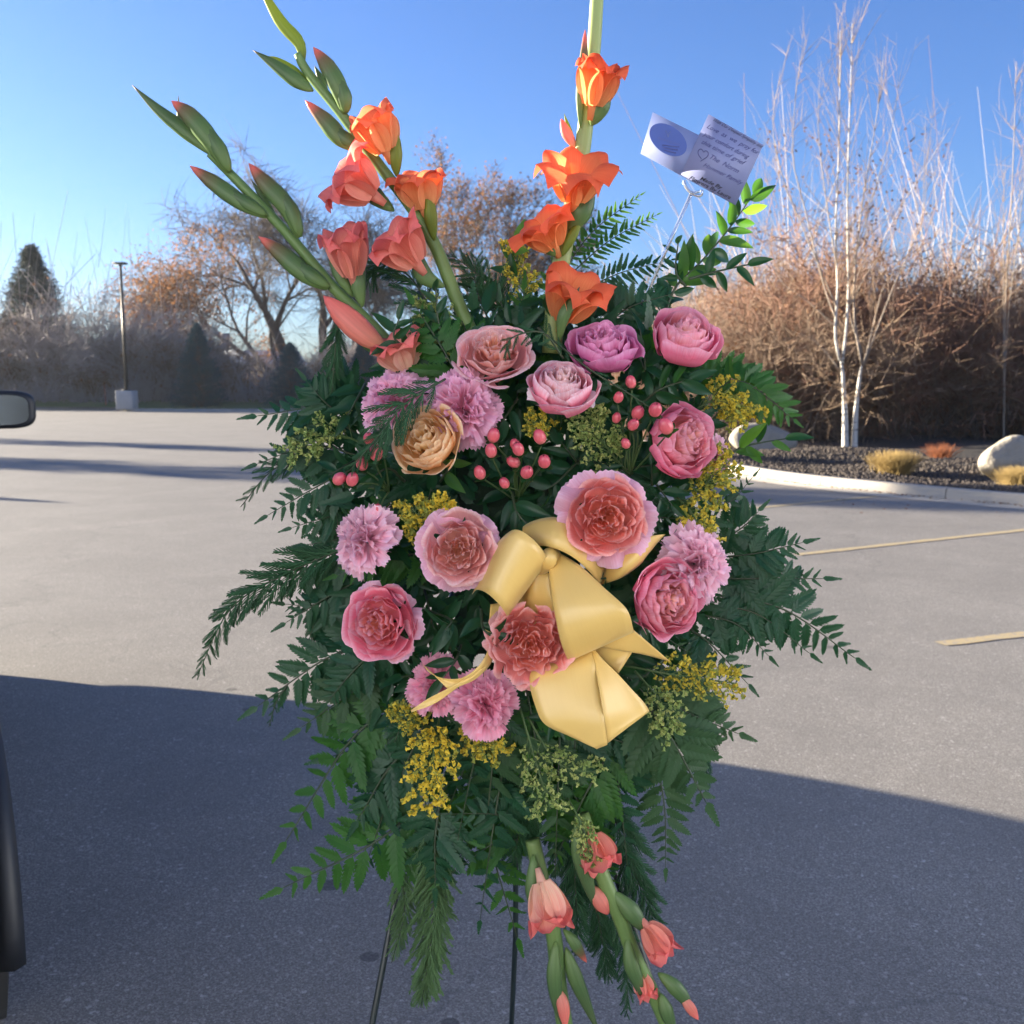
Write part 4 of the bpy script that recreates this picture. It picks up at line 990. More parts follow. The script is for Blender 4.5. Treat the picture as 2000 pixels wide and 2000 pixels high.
def gpart(root, path, rmax, mat, name, prof='bud', flat=.62, sides=10, n=14, ref=(0.13, -1, .2)):
    pts = wpath(path, n); s = np.linspace(0, 1, n)
    if prof == 'bud': r = np.interp(s, [0, .1, .3, .5, .7, .85, .95, 1], [.12, .5, .86, 1, .84, .52, .27, .04])
    elif prof == 'bract': r = np.interp(s, [0, .1, .35, .55, .75, .9, 1], [.12, .55, 1, .85, .52, .22, .02])
    else: r = np.ones(n)
    m = MB(); m.tube(pts, np.maximum(r, .03)*rmax*PX, sides, flat, True, ref)
    if name == 'bud' and rmax >= 15 and mat is MG_bud:            # the outer sheath wrapping the lower half of the bud
        q = pts[:9]+np.array([0, -.0016, 0]); sp2 = pts[1:10]-pts[:9]; sd = np.cross(sp2, np.array([0, -1, 0])); sd /= np.linalg.norm(sd, axis=1)[:, None]
        q = q+sd*rmax*PX*.28
        m2 = MB(); m2.tube(q, np.interp(np.linspace(0, 1, 9), [0, .12, .4, .7, 1], [.2, .55, .86, .6, .03])*rmax*PX*.95, sides, flat, True, ref); m2.build('bract', MG_bract, root)
    return m.build(name, mat, root)
def bloom(root, base, mouth, Rpx, mat, seed, openn=.6, F=None, npet=6, zlen=1.0, tube=.32, name='bloom', spread=1.0):
    """funnel of six tepals; base, mouth are (u,v,d)"""
    r2 = np.random.default_rng(seed); B = np.array(W(*base)); Mo = np.array(W(*mouth)); L = np.linalg.norm(Mo-B); ax = (Mo-B)/L
    X, Y, Z = axes(ax, r2.uniform(0, 1)); R = Rpx*PX
    t0 = MB(); t0.tube([B, B+ax*L*.18, B+ax*L*.36], [R*.10, R*.16, R*.24], 10); t = t0.build(name, mat, root)
    a = t.data.attributes['pc']; nV = len(t.data.vertices); a.data.foreach_set('color', np.tile(np.array([.1, .5, .15, 1], np.float32), nV))
    for k in range(npet):
        th = k*2*math.pi/npet+(0 if k % 2 else .12)+r2.normal(0, .10); outer = k % 2
        s = np.linspace(0, 1, 14)[:, None]; t = np.linspace(-1, 1, 13)[None, :]
        op = openn*r2.uniform(.75, 1.25)
        rr = .15+.55*s**1.3*(.55+.45*op)+op*.62*s**4
        rr = rr*(1.0 if outer else .88)
        zz = (.22+.84*s*zlen-op*.30*s**5)*r2.uniform(.93, 1.05)
        hw = (.22+.78*np.sin(np.pi*np.clip(s*.80+.08, 0, 1))**.75)*.72*spread
        wob = .07*np.sin(t*r2.uniform(2, 4)+r2.uniform(0, 6))*s**2+.02*np.sin(t*8+r2.uniform(0, 6))*s**4
        cup = .20*(t**2)*hw*(1-.8*op*s)
        ra = rr-cup+wob; tx = t*hw*(1+.0*s)
        z2 = zz-.07*np.abs(t)**2*s-.16*np.abs(t)**2.5*s**4+wob*.4
        x_ = ra*math.cos(th)-tx*math.sin(th); y_ = ra*math.sin(th)+tx*math.cos(th)
        V = B+R*(x_[..., None]*X+y_[..., None]*Y)+L*(z2+0*t)[..., None]*Z
        A = np.stack([s+0*t, (t*.5+.5)+0*s, np.clip(s*1.1+0*t, 0, 1)*(1 if outer else .75)], -1)
        mb = MB(); mb.grid(V, A.reshape(-1, 3)); me = mb.mesh('tepal', tuple(root.location)); o = link_mesh('tepal', me, t_parent(root, name, t0), mat)
        o.matrix_parent_inverse = Matrix.Identity(4)
def t_parent(root, name, mb):
    ch = [c for c in COL.objects if c.parent == root and c.name.startswith(name)]
    return ch[-1]
def gstem(root, path, r0, r1, mat): gpart_stem(root, path, r0, r1, mat)
def gpart_stem(root, path, r0, r1, mat):
    pts = wpath(path, 40); m = MB(); m.tube(pts, np.linspace(r0, r1, 40)*PX, 10, .9); m.build('stem', mat, root)

GG = 'gladiolus stems in the spray'
g = empty('gladiolus', tuple(W(775, 690, 0)), 'leftmost gladiolus, mostly closed green buds, leaning to upper left', 'gladiolus', GG)
gpart_stem(g, [(790, 720, .0), (745, 655, .0), (650, 560, .0), (560, 455, .0), (470, 360, .0), (410, 300, .0)], 13, 8, MG_stem)
gpart(g, [(425, 308, 0), (370, 262, 0), (310, 215, 0), (258, 166, 0)], 15, MG_bract, 'bract', 'bract')
gpart(g, [(445, 338, .008), (415, 280, .01), (370, 225, .01), (335, 197, .01)], 19, MG_bud, 'bud')
gpart(g, [(372, 275, -.005), (352, 235, -.006), (348, 186, -.006)], 6, MG_bract, 'bract', 'bract')
gpart(g, [(520, 425, .006), (470, 395, .008), (415, 355, .008), (371, 324, .008)], 17, MG_bud, 'bud')
gpart(g, [(583, 465, .008), (560, 405, .01), (520, 360, .01), (486, 319, .01)], 19, MG_bud, 'bud')
gpart(g, [(545, 440, -.004), (515, 390, -.006), (490, 350, -.006)], 8, MG_bract, 'bract', 'bract')
gpart(g, [(640, 565, .008), (595, 535, .01), (550, 495, .01), (505, 462, .01)], 19, MG_bud, 'bud')
gpart(g, [(708, 600, .012), (700, 560, .014), (702, 520, .014), (700, 470, .012)], 15, MG_bract, 'bract', 'bract')
gpart(g, [(690, 580, .010), (665, 540, .012), (650, 500, .01), (648, 490, .01)], 13, MG_bract, 'bract', 'bract')
bloom(g, (695, 570, .012), (668, 430, .03), 54, MG_salmon, 201, .42, zlen=1.0)
gpart(g, [(755, 682, .02), (715, 655, .026), (670, 615, .028), (632, 578, .026)], 25, MG_coralbud, 'bud')
gpart(g, [(760, 690, .014), (720, 672, .016), (680, 640, .016)], 14, MG_bract, 'bract', 'bract')
bloom(g, (800, 735, .02), (765, 650, .035), 62, MG_coral, 202, .5, zlen=1.0)

g = empty('gladiolus', tuple(W(915, 640, .01)), 'second gladiolus from left with five salmon and orange blooms', 'gladiolus', GG)
gpart_stem(g, [(925, 660, .01), (890, 580, .01), (850, 480, .01), (800, 400, .01), (735, 315, .01), (665, 220, .01), (600, 140, .01), (582, 105, .01)], 14, 8, MG_stem)
gpart(g, [(592, 128, .01), (585, 85, .01), (550, 45, .01), (520, -5, .01), (500, -40, .01)], 13, MG_bract_lit, 'bract', 'bract')
gpart(g, [(612, 178, .014), (580, 158, .016), (535, 125, .016), (494, 98, .016)], 15, MG_bract, 'bract', 'bract')
gpart(g, [(605, 165, .006), (575, 140, .004), (540, 118, .004), (522, 110, .004)], 10, MG_bract_lit, 'bract', 'bract')
gpart(g, [(672, 222, .016), (665, 180, .018), (640, 130, .018), (612, 92, .018)], 18, MG_bud, 'bud')
gpart(g, [(640, 180, .0), (625, 150, .0), (614, 128, .0)], 7, MG_bract, 'bract', 'bract')
gpart(g, [(700, 295, .018), (665, 270, .02), (635, 235, .02), (596, 196, .02)], 18, MG_bud, 'bud')
gpart(g, [(775, 345, .018), (772, 305, .022), (768, 260, .022), (752, 205, .02)], 14, MG_bract_lit, 'bract', 'bract')
bloom(g, (765, 320, .02), (716, 205, .035), 58, MG_light, 211, .35)
gpart(g, [(770, 412, .016), (735, 385, .02), (715, 360, .02), (700, 335, .02)], 18, MG_bract, 'bract', 'bract')
bloom(g, (752, 398, .026), (645, 318, .045), 66, MG_salmon, 212, .7)
gpart(g, [(848, 470, .016), (842, 430, .02), (838, 390, .022), (825, 342, .022)], 13, MG_bract_lit, 'bract', 'bract')
bloom(g, (835, 430, .012), (808, 325, .022), 60, MG_light, 213, .55)
gpart(g, [(868, 560, .02), (830, 540, .024), (812, 500, .026), (800, 465, .026)], 18, MG_bract, 'bract', 'bract')
bloom(g, (830, 535, .03), (752, 440, .052), 64, MG_salmon, 214, .55)

g = empty('gladiolus', tuple(W(1085, 660, .02)), 'tall upright gladiolus with four orange blooms at centre', 'gladiolus', GG)
gpart_stem(g, [(1078, 690, .02), (1084, 600, .02), (1098, 500, .02), (1118, 400, .02), (1138, 290, .02), (1150, 180, .02), (1160, 90, .02), (1168, -40, .02)], 19, 12, MG_stem_pale)
gpart(g, [(1134, 250, .03), (1134, 190, .034), (1140, 120, .034), (1143, 58, .032)], 10, MG_bud, 'bud')
gpart(g, [(1155, 245, .03), (1170, 210, .034), (1180, 170, .034), (1188, 130, .03)], 20, MG_bract, 'bract', 'bract')
bloom(g, (1152, 235, .034), (1178, 108, .045), 54, MG_orange, 221, .42)
gpart(g, [(1125, 290, .02), (1108, 262, .022), (1096, 232, .022)], 11, MG_coralbud, 'bud')
gpart(g, [(1120, 300, .016), (1112, 258, .014), (1102, 222, .014)], 7, MG_bract_lit, 'bract', 'bract')
gpart(g, [(1112, 455, .03), (1130, 420, .036), (1148, 385, .036), (1158, 350, .03)], 22, MG_bract, 'bract', 'bract')
bloom(g, (1118, 420, .035), (1133, 290, .07), 66, MG_orange, 222, .78)
gpart(g, [(1090, 500, .03), (1075, 480, .036), (1068, 470, .036)], 16, MG_bract, 'bract', 'bract')
bloom(g, (1092, 502, .03), (1046, 412, .05), 58, MG_orange, 223, .75)
gpart(g, [(1098, 500, .034), (1112, 470, .036), (1128, 440, .036), (1132, 405, .034)], 10, MG_bract_lit, 'bract', 'bract')
bloom(g, (1092, 648, .03), (1138, 522, .07), 68, MG_orange, 224, .62)
gpart(g, [(1092, 668, .06), (1100, 620, .07), (1120, 585, .07), (1132, 560, .066)], 12, MG_bract, 'bract', 'bract')

g = empty('gladiolus', tuple(W(1045, 1670, .05)), 'gladiolus hanging down at bottom centre with a coral bloom', 'gladiolus', GG)
gpart_stem(g, [(1040, 1640, .04), (1058, 1720, .045), (1082, 1830, .05), (1092, 1930, .05), (1112, 2060, .05)], 15, 17, MG_stem)
gpart(g, [(1042, 1670, .055), (1042, 1730, .06), (1048, 1770, .06), (1060, 1800, .058)], 18, MG_bract, 'bract', 'bract')
bloom(g, (1050, 1695, .06), (1084, 1822, .085), 54, MG_coral, 231, .4, zlen=1.05)
gpart(g, [(1100, 1815, .05), (1118, 1835, .055), (1130, 1855, .055), (1146, 1880, .052)], 12, MG_bud, 'bud')
gpart(g, [(1085, 1840, .06), (1082, 1900, .066), (1088, 1960, .066), (1100, 2010, .06)], 16, MG_bract, 'bract', 'bract')
gpart(g, [(1090, 1930, .064), (1100, 1965, .07), (1105, 2010, .07)], 13, MG_coralbud, 'bud')
gpart(g, [(1105, 1850, .05), (1120, 1900, .055), (1145, 1960, .055), (1175, 2030, .05)], 16, MG_bract, 'bract', 'bract')

g = empty('gladiolus', tuple(W(1140, 1600, .05)), 'gladiolus hanging down at bottom right with coral buds', 'gladiolus', GG)
gpart_stem(g, [(1135, 1590, .045), (1172, 1700, .055), (1210, 1790, .06), (1240, 1870, .06), (1280, 1950, .06), (1318, 2040, .06)], 16, 14, MG_stem)
gpart(g, [(1128, 1600, .06), (1132, 1660, .066), (1150, 1730, .066), (1166, 1782, .06)], 18, MG_bract, 'bract', 'bract')
bloom(g, (1150, 1610, .062), (1182, 1706, .085), 50, MG_salmon, 241, .30)
gpart(g, [(1150, 1730, .058), (1168, 1750, .062), (1180, 1770, .062), (1188, 1786, .06)], 18, MG_coralbud, 'bud')
gpart(g, [(1195, 1740, .06), (1228, 1775, .066), (1252, 1805, .066), (1285, 1840, .06)], 19, MG_bract, 'bract', 'bract')
bloom(g, (1250, 1790, .066), (1308, 1872, .08), 44, MG_salmon, 242, .25)
gpart(g, [(1225, 1830, .066), (1232, 1880, .072), (1248, 1925, .072), (1258, 1960, .066)], 16, MG_bract, 'bract', 'bract')
bloom(g, (1245, 1885, .06), (1268, 1955, .07), 30, MG_salmon, 243, .3)
gpart(g, [(1285, 1900, .06), (1315, 1925, .066), (1340, 1955, .066), (1352, 1985, .06)], 16, MG_bract, 'bract', 'bract')
gpart(g, [(1330, 1945, .066), (1348, 1968, .07), (1364, 1992, .066)], 11, MG_coralbud, 'bud')
gpart(g, [(1290, 1940, .066), (1305, 1985, .07), (1325, 2040, .066)], 15, MG_bract, 'bract', 'bract')
# ---- fern fronds, left side top to bottom
frond([(700, 850, -.01), (620, 800, 0), (505, 812, .0)], 88, 8, M_fern, 'fern frond reaching furthest left above the rest, level with the apricot rose', 301)
frond([(700, 830, -.02), (640, 790, 0), (600, 745, .0)], 70, 7, M_fern, 'upward pointing fern frond above the pale goldenrod at left', 302)
frond([(730, 850, -.03), (720, 790, -.02), (680, 748, -.01)], 70, 7, M_fern, 'fern frond rising beside the hanging cedar at upper left', 303)
frond([(700, 890, -.01), (610, 870, .0), (505, 905, .0)], 78, 8, M_fern, 'fern frond pointing left under the pale goldenrod', 304)
frond([(700, 910, -.01), (620, 950, .0), (525, 1005, .0)], 72, 8, M_fern, 'drooping fern frond left of the twin hypericum berries', 305)
frond([(700, 1000, -.02), (640, 1010, -.01), (572, 1030, -.01)], 66, 7, M_fern, 'small fern frond left of the pale lilac carnation', 306)
frond([(720, 1060, -.02), (640, 1085, -.01), (515, 1170, -.01)], 88, 9, M_fern, 'long fern frond pointing down left below the pale lilac carnation', 307)
frond([(730, 1120, -.02), (650, 1160, -.01), (560, 1215, -.01)], 78, 8, M_fern, 'fern frond left of the lower left rose', 308)
frond([(740, 1200, -.03), (650, 1190, -.02), (560, 1180, -.02)], 70, 8, M_fern, 'fern frond tucked behind the lower left rose', 309)
frond([(740, 1260, -.02), (640, 1285, -.01), (505, 1378, .0)], 105, 10, M_fern, 'large fern frond sweeping down left under the lower left rose', .10)
frond([(760, 1300, -.01), (690, 1350, .0), (590, 1420, .01)], 95, 8, M_fern_olive, 'pale olive fern frond left of the lowest carnations', 311)
frond([(770, 1240, .01), (700, 1300, .02), (640, 1370, .02)], 80, 8, M_fern, 'fern frond just below the lower left rose', 312)
frond([(790, 1380, .0), (690, 1440, .01), (560, 1640, .01)], 120, 10, M_fern_lit, 'brighter green fern frond hanging at lower left edge of the spray', 313)
frond([(850, 1540, .0), (740, 1640, .01), (555, 1733, .01)], 120, 10, M_fern_lit, 'lowest left fern frond, pointing out over the shaded asphalt', 314)
frond([(830, 1430, .01), (760, 1500, .02), (700, 1600, .02)], 110, 9, M_fern, 'dark fern frond left of the bright yellow goldenrod', 315)
frond([(860, 1400, .0), (800, 1430, .0), (640, 1480, .0)], 105, 9, M_fern, 'dark fern frond reaching left under the olive one', 316)
frond([(860, 1560, .02), (850, 1640, .03), (850, 1730, .03)], 95, 8, M_fern, 'dark fern frond hanging below the bright yellow goldenrod', 317)
frond([(930, 1500, .0), (955, 1640, .01), (1010, 1830, .01)], 105, 9, M_fern_lit, 'sparse fern frond hanging left of the lower coral bloom', 318)
frond([(1010, 1640, .02), (960, 1650, .03), (860, 1722, .03)], 62, 7, M_fern_lit, 'small green fern tip left of the hanging gladiolus', 319)
# right side
frond([(1380, 770, -.02), (1450, 745, -.02), (1548, 818, -.02)], 58, 12, M_fern_lit, 'sunlit fern frond at the upper right above the goldenrod', 321, tri=False)
frond([(1340, 760, -.04), (1400, 735, -.04), (1500, 770, -.04)], 52, 11, M_fern_lit, 'second sunlit fern frond just behind the upper right one', 322, tri=False)
frond([(1390, 960, -.02), (1425, 980, -.02), (1470, 932, -.02)], 45, 6, M_fern, 'short fern tip pointing up right beside the olive goldenrod', 323)
frond([(1400, 1060, -.02), (1450, 1030, -.01), (1480, 1000, -.01)], 70, 6, M_fern, 'fern frond pointing up right of the pale pink carnation', 324)
frond([(1390, 1090, -.02), (1480, 1080, .0), (1565, 1060, .0)], 78, 8, M_fern, 'fern frond pointing straight right beside the pale pink carnation', 325)
frond([(1390, 1130, -.01), (1480, 1130, .0), (1605, 1130, .0)], 85, 9, M_fern, 'broad fern frond at right just under the straight one', 326)
frond([(1390, 1160, -.01), (1530, 1190, .01), (1668, 1284, .01)], 95, 11, M_fern, 'longest right fern frond, its tip reaching furthest right', 327)
frond([(1380, 1180, -.01), (1480, 1200, .01), (1580, 1275, .01)], 72, 9, M_fern, 'fern frond drooping under the longest right one', 328)
frond([(1370, 1200, .0), (1440, 1220, .01), (1500, 1280, .01)], 66, 8, M_fern, 'thin dark fern frond right of the pink rose', 329)
frond([(1350, 1230, .0), (1390, 1260, .01), (1460, 1335, .01)], 78, 7, M_fern, 'fern frond with few leaflets below right of the pink rose', 330)
frond([(1260, 1340, .02), (1340, 1390, .03), (1440, 1432, .03)], 88, 9, M_fern_olive, 'olive fern frond pointing right below the olive goldenrod', 331, ratio=1.15)
frond([(1260, 1370, .03), (1310, 1440, .05), (1378, 1565, .05)], 118, 10, M_fern_olive, 'large olive fern frond with a dark midrib at lower right', 332, ratio=1.25)
frond([(1280, 1470, .0), (1298, 1580, .01), (1300, 1692, .01)], 72, 8, M_fern_olive, 'narrow fern frond hanging lowest at right', 333)
frond([(1170, 1440, .01), (1205, 1520, .02), (1225, 1690, .02)], 85, 9, M_fern, 'dark fern frond right of the hanging coral bloom', 334)
frond([(1150, 1420, .03), (1220, 1450, .04), (1290, 1440, .04)], 62, 6, M_fern, 'small fern frond below the ribbon point', 335)
frond([(1000, 1600, .02), (960, 1590, .04), (860, 1590, .04)], 50, 7, M_fern, 'fern frond lying level under the green goldenrod buds', 336)
# top
frond([(1180, 640, -.01), (1230, 600, .0), (1320, 572, .0)], 62, 8, M_fern, 'dark fern frond between the magenta rose and the top right rose', 341)
frond([(1150, 640, -.02), (1170, 590, -.02), (1180, 560, -.02)], 48, 6, M_fern, 'small bronze fern tip behind the magenta rose', 342)
frond([(1100, 530, -.04), (1160, 450, -.04), (1250, 382, -.04)], 27, 13, M_fern_lit, 'pale slender fern frond against the sky, upper one right of the stem', 343, tri=False, kinds=PIN_BLADE)
frond([(1120, 530, -.05), (1190, 470, -.05), (1282, 420, -.05)], 27, 13, M_fern_lit, 'pale slender fern frond against the sky, middle one', 344, tri=False, kinds=PIN_BLADE)
frond([(1150, 560, -.04), (1220, 530, -.04), (1310, 508, -.04)], 32, 11, M_fern, 'slender fern frond against the sky, lowest and crossing the card stick', 345, tri=False, kinds=PIN_BLADE)
frond([(1140, 600, -.04), (1080, 560, -.04), (1120, 470, -.05)], 52, 9, M_fern_lit, 'airy fern frond behind the lowest orange bloom', 346)
frond([(1300, 620, -.03), (1270, 590, -.03), (1200, 585, -.03)], 58, 7, M_fern, 'fern frond arching left behind the top right rose', 347)
frond([(700, 760, -.03), (660, 745, -.03), (620, 765, -.03)], 62, 6, M_fern, 'dark fern frond behind the upper left carnation', 348)
rf = random.Random(77)
for i in range(34):                                  # packed fronds between the flowers
    a = rf.uniform(0, 2*math.pi); u0 = 1000+120*math.cos(a); v0 = 1060+260*math.sin(a); L_ = rf.uniform(190, 300)
    if i > 22: u0 = rf.uniform(820, 1240); v0 = rf.uniform(1330, 1480); a = rad(rf.uniform(55, 125))
    u1 = u0+L_*math.cos(a)*1.0; v1 = v0+L_*math.sin(a)*1.1+30; dd = rf.uniform(-.03, .035)
    frond([(u0, v0, dd-.01), ((u0+u1)/2, (v0+v1)/2-12, dd+.015), (u1, v1, dd)], rf.uniform(72, 100), 8, rf.choice([M_fern, M_fern, M_fern_olive, M_fern_lit]), 'dark fern frond packed in between the flowers', 400+i, group='packed inner fern fronds')

# ---- filler foliage packed into the foam (uncountable)
def filler():
    r2 = np.random.default_rng(9)
    poly = np.array([(720, 760), (810, 660), (960, 590), (1180, 610), (1340, 680), (1370, 800), (1380, 1000), (1380, 1180), (1340, 1300), (1300, 1430), (1220, 1500), (1130, 1600), (1000, 1640), (880, 1560), (800, 1480), (740, 1400), (690, 1280), (680, 1150), (690, 1000), (690, 850)], float)
    def inside(x, y):
        c = np.zeros(len(x), bool); n = len(poly)
        for i in range(n):
            x1, y1 = poly[i]; x2, y2 = poly[(i+1) % n]
            c ^= ((y1 > y) != (y2 > y)) & (x < (x2-x1)*(y-y1)/(y2-y1+1e-9)+x1)
        return c
    n = 4300; u = r2.uniform(600, 1450, n); v = r2.uniform(540, 1720, n); k = inside(u, v); u, v = u[k], v[k]
    m = len(u); d = r2.uniform(-.07, .03, m)-.05*(v > 1450); 
    src = []
    for me in PIN_SMALL[:2]+PIN_BLADE[:1]+RUS[:2]:
        V = np.empty(len(me.vertices)*3); me.vertices.foreach_get('co', V)
        src.append((V.reshape(-1, 3), [list(p.vertices) for p in me.polygons]))
    for nm, mat, lab, sel in (('filler_foliage', M_fern, 'dense dark green leaf filling between the flowers', (0, 1, 2)), ('filler_leaves', M_ruscus, 'glossy dark leaves filling the gaps between the roses', (3, 4))):
        VV = []; FF = []; b = 0
        ids = [i for i in range(m) if (i % 3 == 0) == (nm == 'filler_leaves')]
        for i in ids:
            V, Fl = src[sel[i % len(sel)]]
            a = math.atan2(v[i]-1100, u[i]-1020)+r2.normal(0, .8); X = np.array([math.cos(a), r2.normal(0, .3), -math.sin(a)-.2]); X /= np.linalg.norm(X)
            N = np.array([r2.normal(0, .5), -1, r2.normal(.2, .5)]); Y = np.cross(N, X); Y /= np.linalg.norm(Y); Z = np.cross(X, Y)
            L = r2.uniform(38, 74)*PX
            VV.append((V[:, :1]*X+V[:, 1:2]*Y+V[:, 2:]*Z)*L+np.array(W(u[i], v[i], d[i])))
            FF += [[q+b for q in f] for f in Fl]; b += len(V)
        o0 = np.array(W(1020, 1100, 0)); me = mesh_np(nm, rel(np.vstack(VV), o0), FF, False)
        o = link_mesh(nm, me, None, mat); o.location = o0; setp(o, lab, 'foliage', kind='stuff')
filler()

# ---- cedar and feathery sprays
spray([(700, 1060, -.01), (560, 1120, .0), (450, 1190, .0), (385, 1320, .0)], 90, 44, M_cedar, 'long cedar spray arching out furthest left over the sunlit lot', 501)
spray([(720, 860, -.02), (600, 895, -.01), (530, 920, -.01), (470, 990, -.01)], 66, 20, M_cedar, 'dark cedar spray with a thin tip below the pale goldenrod at left', 502)
spray([(870, 740, .10), (790, 790, .125), (740, 850, .13), (684, 918, .125)], 78, 22, M_cedar, 'cedar spray lying across the upper left lilac carnation', 503)
spray([(660, 620, -.01), (655, 680, .0), (648, 770, .0)], 64, 22, M_cedar, 'cedar spray hanging under the big closed pink bud', 504, ang=26)
spray([(850, 620, -.04), (800, 540, -.04), (740, 515, -.04), (710, 575, -.04)], 82, 24, M_cedar, 'dark cedar spray arching behind the two left gladioli', 505)
spray([(990, 620, -.04), (960, 560, -.04), (880, 495, -.04)], 82, 22, M_cedar, 'dark cedar fan left of the central gladiolus', 506)
spray([(960, 640, -.03), (930, 560, -.04), (930, 500, -.04)], 66, 18, M_cedar, 'cedar spray standing upright above the peach and coral rose', 507)
spray([(1100, 700, .09), (1060, 650, .11), (1000, 660, .12), (985, 700, .12)], 42, 16, M_cedar, 'thin cedar spray draped over the right side of the peach rose', 508)
spray([(1050, 640, .07), (1150, 720, .09), (1230, 770, .10), (1275, 800, .10)], 30, 14, M_cedar, 'fine wiry sprig running to the right hypericum berries', 509)
spray([(800, 1560, .0), (785, 1680, .01), (790, 1780, .01), (765, 1880, .01)], 74, 90, M_plume, 'thin feathery spray hanging at the left above the easel leg', 511, PLU, ang=32, prof=lambda f: (.75+.4*f)*(1-f**4))
spray([(850, 1560, .01), (850, 1700, .02), (840, 1850, .02), (822, 1968, .02)], 100, 150, M_plume, 'largest pale feathery spray hanging straight down at left', 512, PLU, ang=33, prof=lambda f: (.75+.5*f)*(1-f**4))
spray([(800, 1340, .02), (790, 1400, .035), (770, 1450, .035)], 56, 16, M_cedar, 'cedar sprig left of the bright yellow goldenrod', 513)
spray([(1000, 1430, .0), (1020, 1560, .01), (1000, 1700, .01)], 100, 50, M_cedar, 'dark cedar spray hanging behind the green goldenrod', 514)
spray([(1100, 1500, -.02), (1120, 1680, -.02), (1130, 1860, -.02)], 105, 60, M_cedar, 'dark cedar spray hanging between the two lower gladioli', 515)
spray([(1180, 1540, -.02), (1230, 1680, -.02), (1290, 1830, -.02)], 100, 54, M_cedar, 'dark cedar spray right of the lower right gladiolus', 516)
spray([(1140, 1640, -.03), (1170, 1800, -.03), (1190, 1910, -.03)], 90, 50, M_cedar, 'cedar spray hanging lowest behind the coral buds', 517)
spray([(1170, 1700, -.02), (1220, 1850, -.02), (1225, 1985, -.02)], 70, 40, M_cedar, 'cedar tip beside the right easel leg', 518)
spray([(1330, 1290, -.03), (1370, 1400, -.03), (1375, 1540, -.03)], 80, 44, M_cedar, 'cedar spray behind the olive ferns at right', 519)
spray([(700, 1100, -.02), (630, 1180, -.02), (600, 1260, -.02)], 68, 20, M_cedar, 'cedar spray between the left fern fronds', 520)
spray([(660, 930, -.01), (655, 990, .0), (672, 1080, .0)], 56, 18, M_cedar, 'cedar sprig hanging left of the pale lilac carnation', 521)
spray([(1240, 920, .03), (1270, 980, .05), (1262, 1050, .05)], 52, 18, M_cedar, 'cedar sprig right of the largest coral rose', 522)
spray([(560, 1340, 0), (540, 1370, 0), (525, 1420, 0)], 30, 12, M_cedar, 'small cedar tip under the large left fern frond', 523)

# ---- leafy sprigs
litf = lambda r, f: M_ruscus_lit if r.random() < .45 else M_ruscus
b_ = leafy([(1290, 640, -.03), (1320, 560, -.035), (1370, 510, -.04), (1425, 445, -.045), (1474, 375, -.045)], 24, 74, M_ruscus, 'tall leafy branch rising right of the card stick', 601, matf=litf)
leafy([(1345, 545, -.02), (1400, 530, -.02), (1470, 515, -.02)], 6, 58, M_ruscus, 'side shoot of dark leaves pointing right below the card', 602)
leafy([(1340, 560, -.03), (1320, 530, -.03), (1325, 470, -.03)], 7, 48, M_ruscus, 'short shoot of narrow leaves left of the tall leafy branch', 603, matf=litf)
leafy([(1020, 560, -.03), (990, 520, -.03), (1010, 470, -.03)], 6, 60, M_ruscus_lit, 'sunlit leaves left of the central gladiolus', 604, matf=litf)
leafy([(1000, 960, .06), (1010, 1000, .08), (1040, 1035, .09)], 7, 74, M_ruscus, 'pointed dark leaves just above the gold bow', 605)
leafy([(860, 940, .05), (885, 900, .09), (880, 880, .10)], 7, 62, M_ruscus_lit, 'bright green young leaves right under the apricot rose', 606)
leafy([(830, 1190, .05), (880, 1210, .09), (870, 1230, .10)], 9, 70, M_ruscus, 'rosette of dark leaves between the lower left rose and the coral rose', 607)
leafy([(900, 1260, .06), (890, 1290, .09), (860, 1330, .10)], 6, 60, M_ruscus, 'dark leaves above the ribbon crossed carnation', 608)
leafy([(940, 1190, .09), (945, 1230, .12), (975, 1240, .125)], 5, 56, M_ruscus, 'pair of dark leaves hanging over the thin ribbon tail', 609)
leafy([(790, 940, .03), (760, 915, .06), (730, 930, .07)], 6, 78, M_ruscus, 'broad dark leaves under the left hypericum berries', .10)
leafy([(1010, 780, .04), (990, 810, .07), (970, 840, .07)], 6, 66, M_ruscus, 'dark leaves below the lilac carnation and cup rose', 611)
leafy([(1240, 800, .03), (1290, 760, .05), (1350, 740, .05)], 8, 70, M_ruscus, 'dark narrow leaves between the two right hand roses', 612)
leafy([(1130, 900, .03), (1090, 940, .06), (1060, 960, .06)], 7, 76, M_ruscus, 'dark leaves under the cluster of hypericum berries', 613)
leafy([(1420, 890, -.02), (1460, 870, -.02), (1545, 855, -.02)], 6, 72, M_ruscus, 'wide leaves at the right edge in front of the boulder', 614, matf=litf)
leafy([(810, 690, .03), (770, 660, .05), (780, 620, .05)], 6, 58, M_ruscus, 'dark leaves crossing the peach gladiolus bloom at left', 615)
leafy([(900, 690, .02), (860, 640, .04), (850, 560, .04)], 7, 52, M_ruscus, 'small dark leaves at the foot of the second gladiolus', 616)
leafy([(1200, 1120, .07), (1180, 1130, .10), (1140, 1125, .10)], 5, 60, M_ruscus, 'dark leaves between the bow and the right pink rose', 617)
leafy([(1240, 680, .03), (1260, 720, .04), (1250, 640, .04)], 5, 80, M_ruscus, 'broad dark leaves between the magenta and the top right rose', 618)
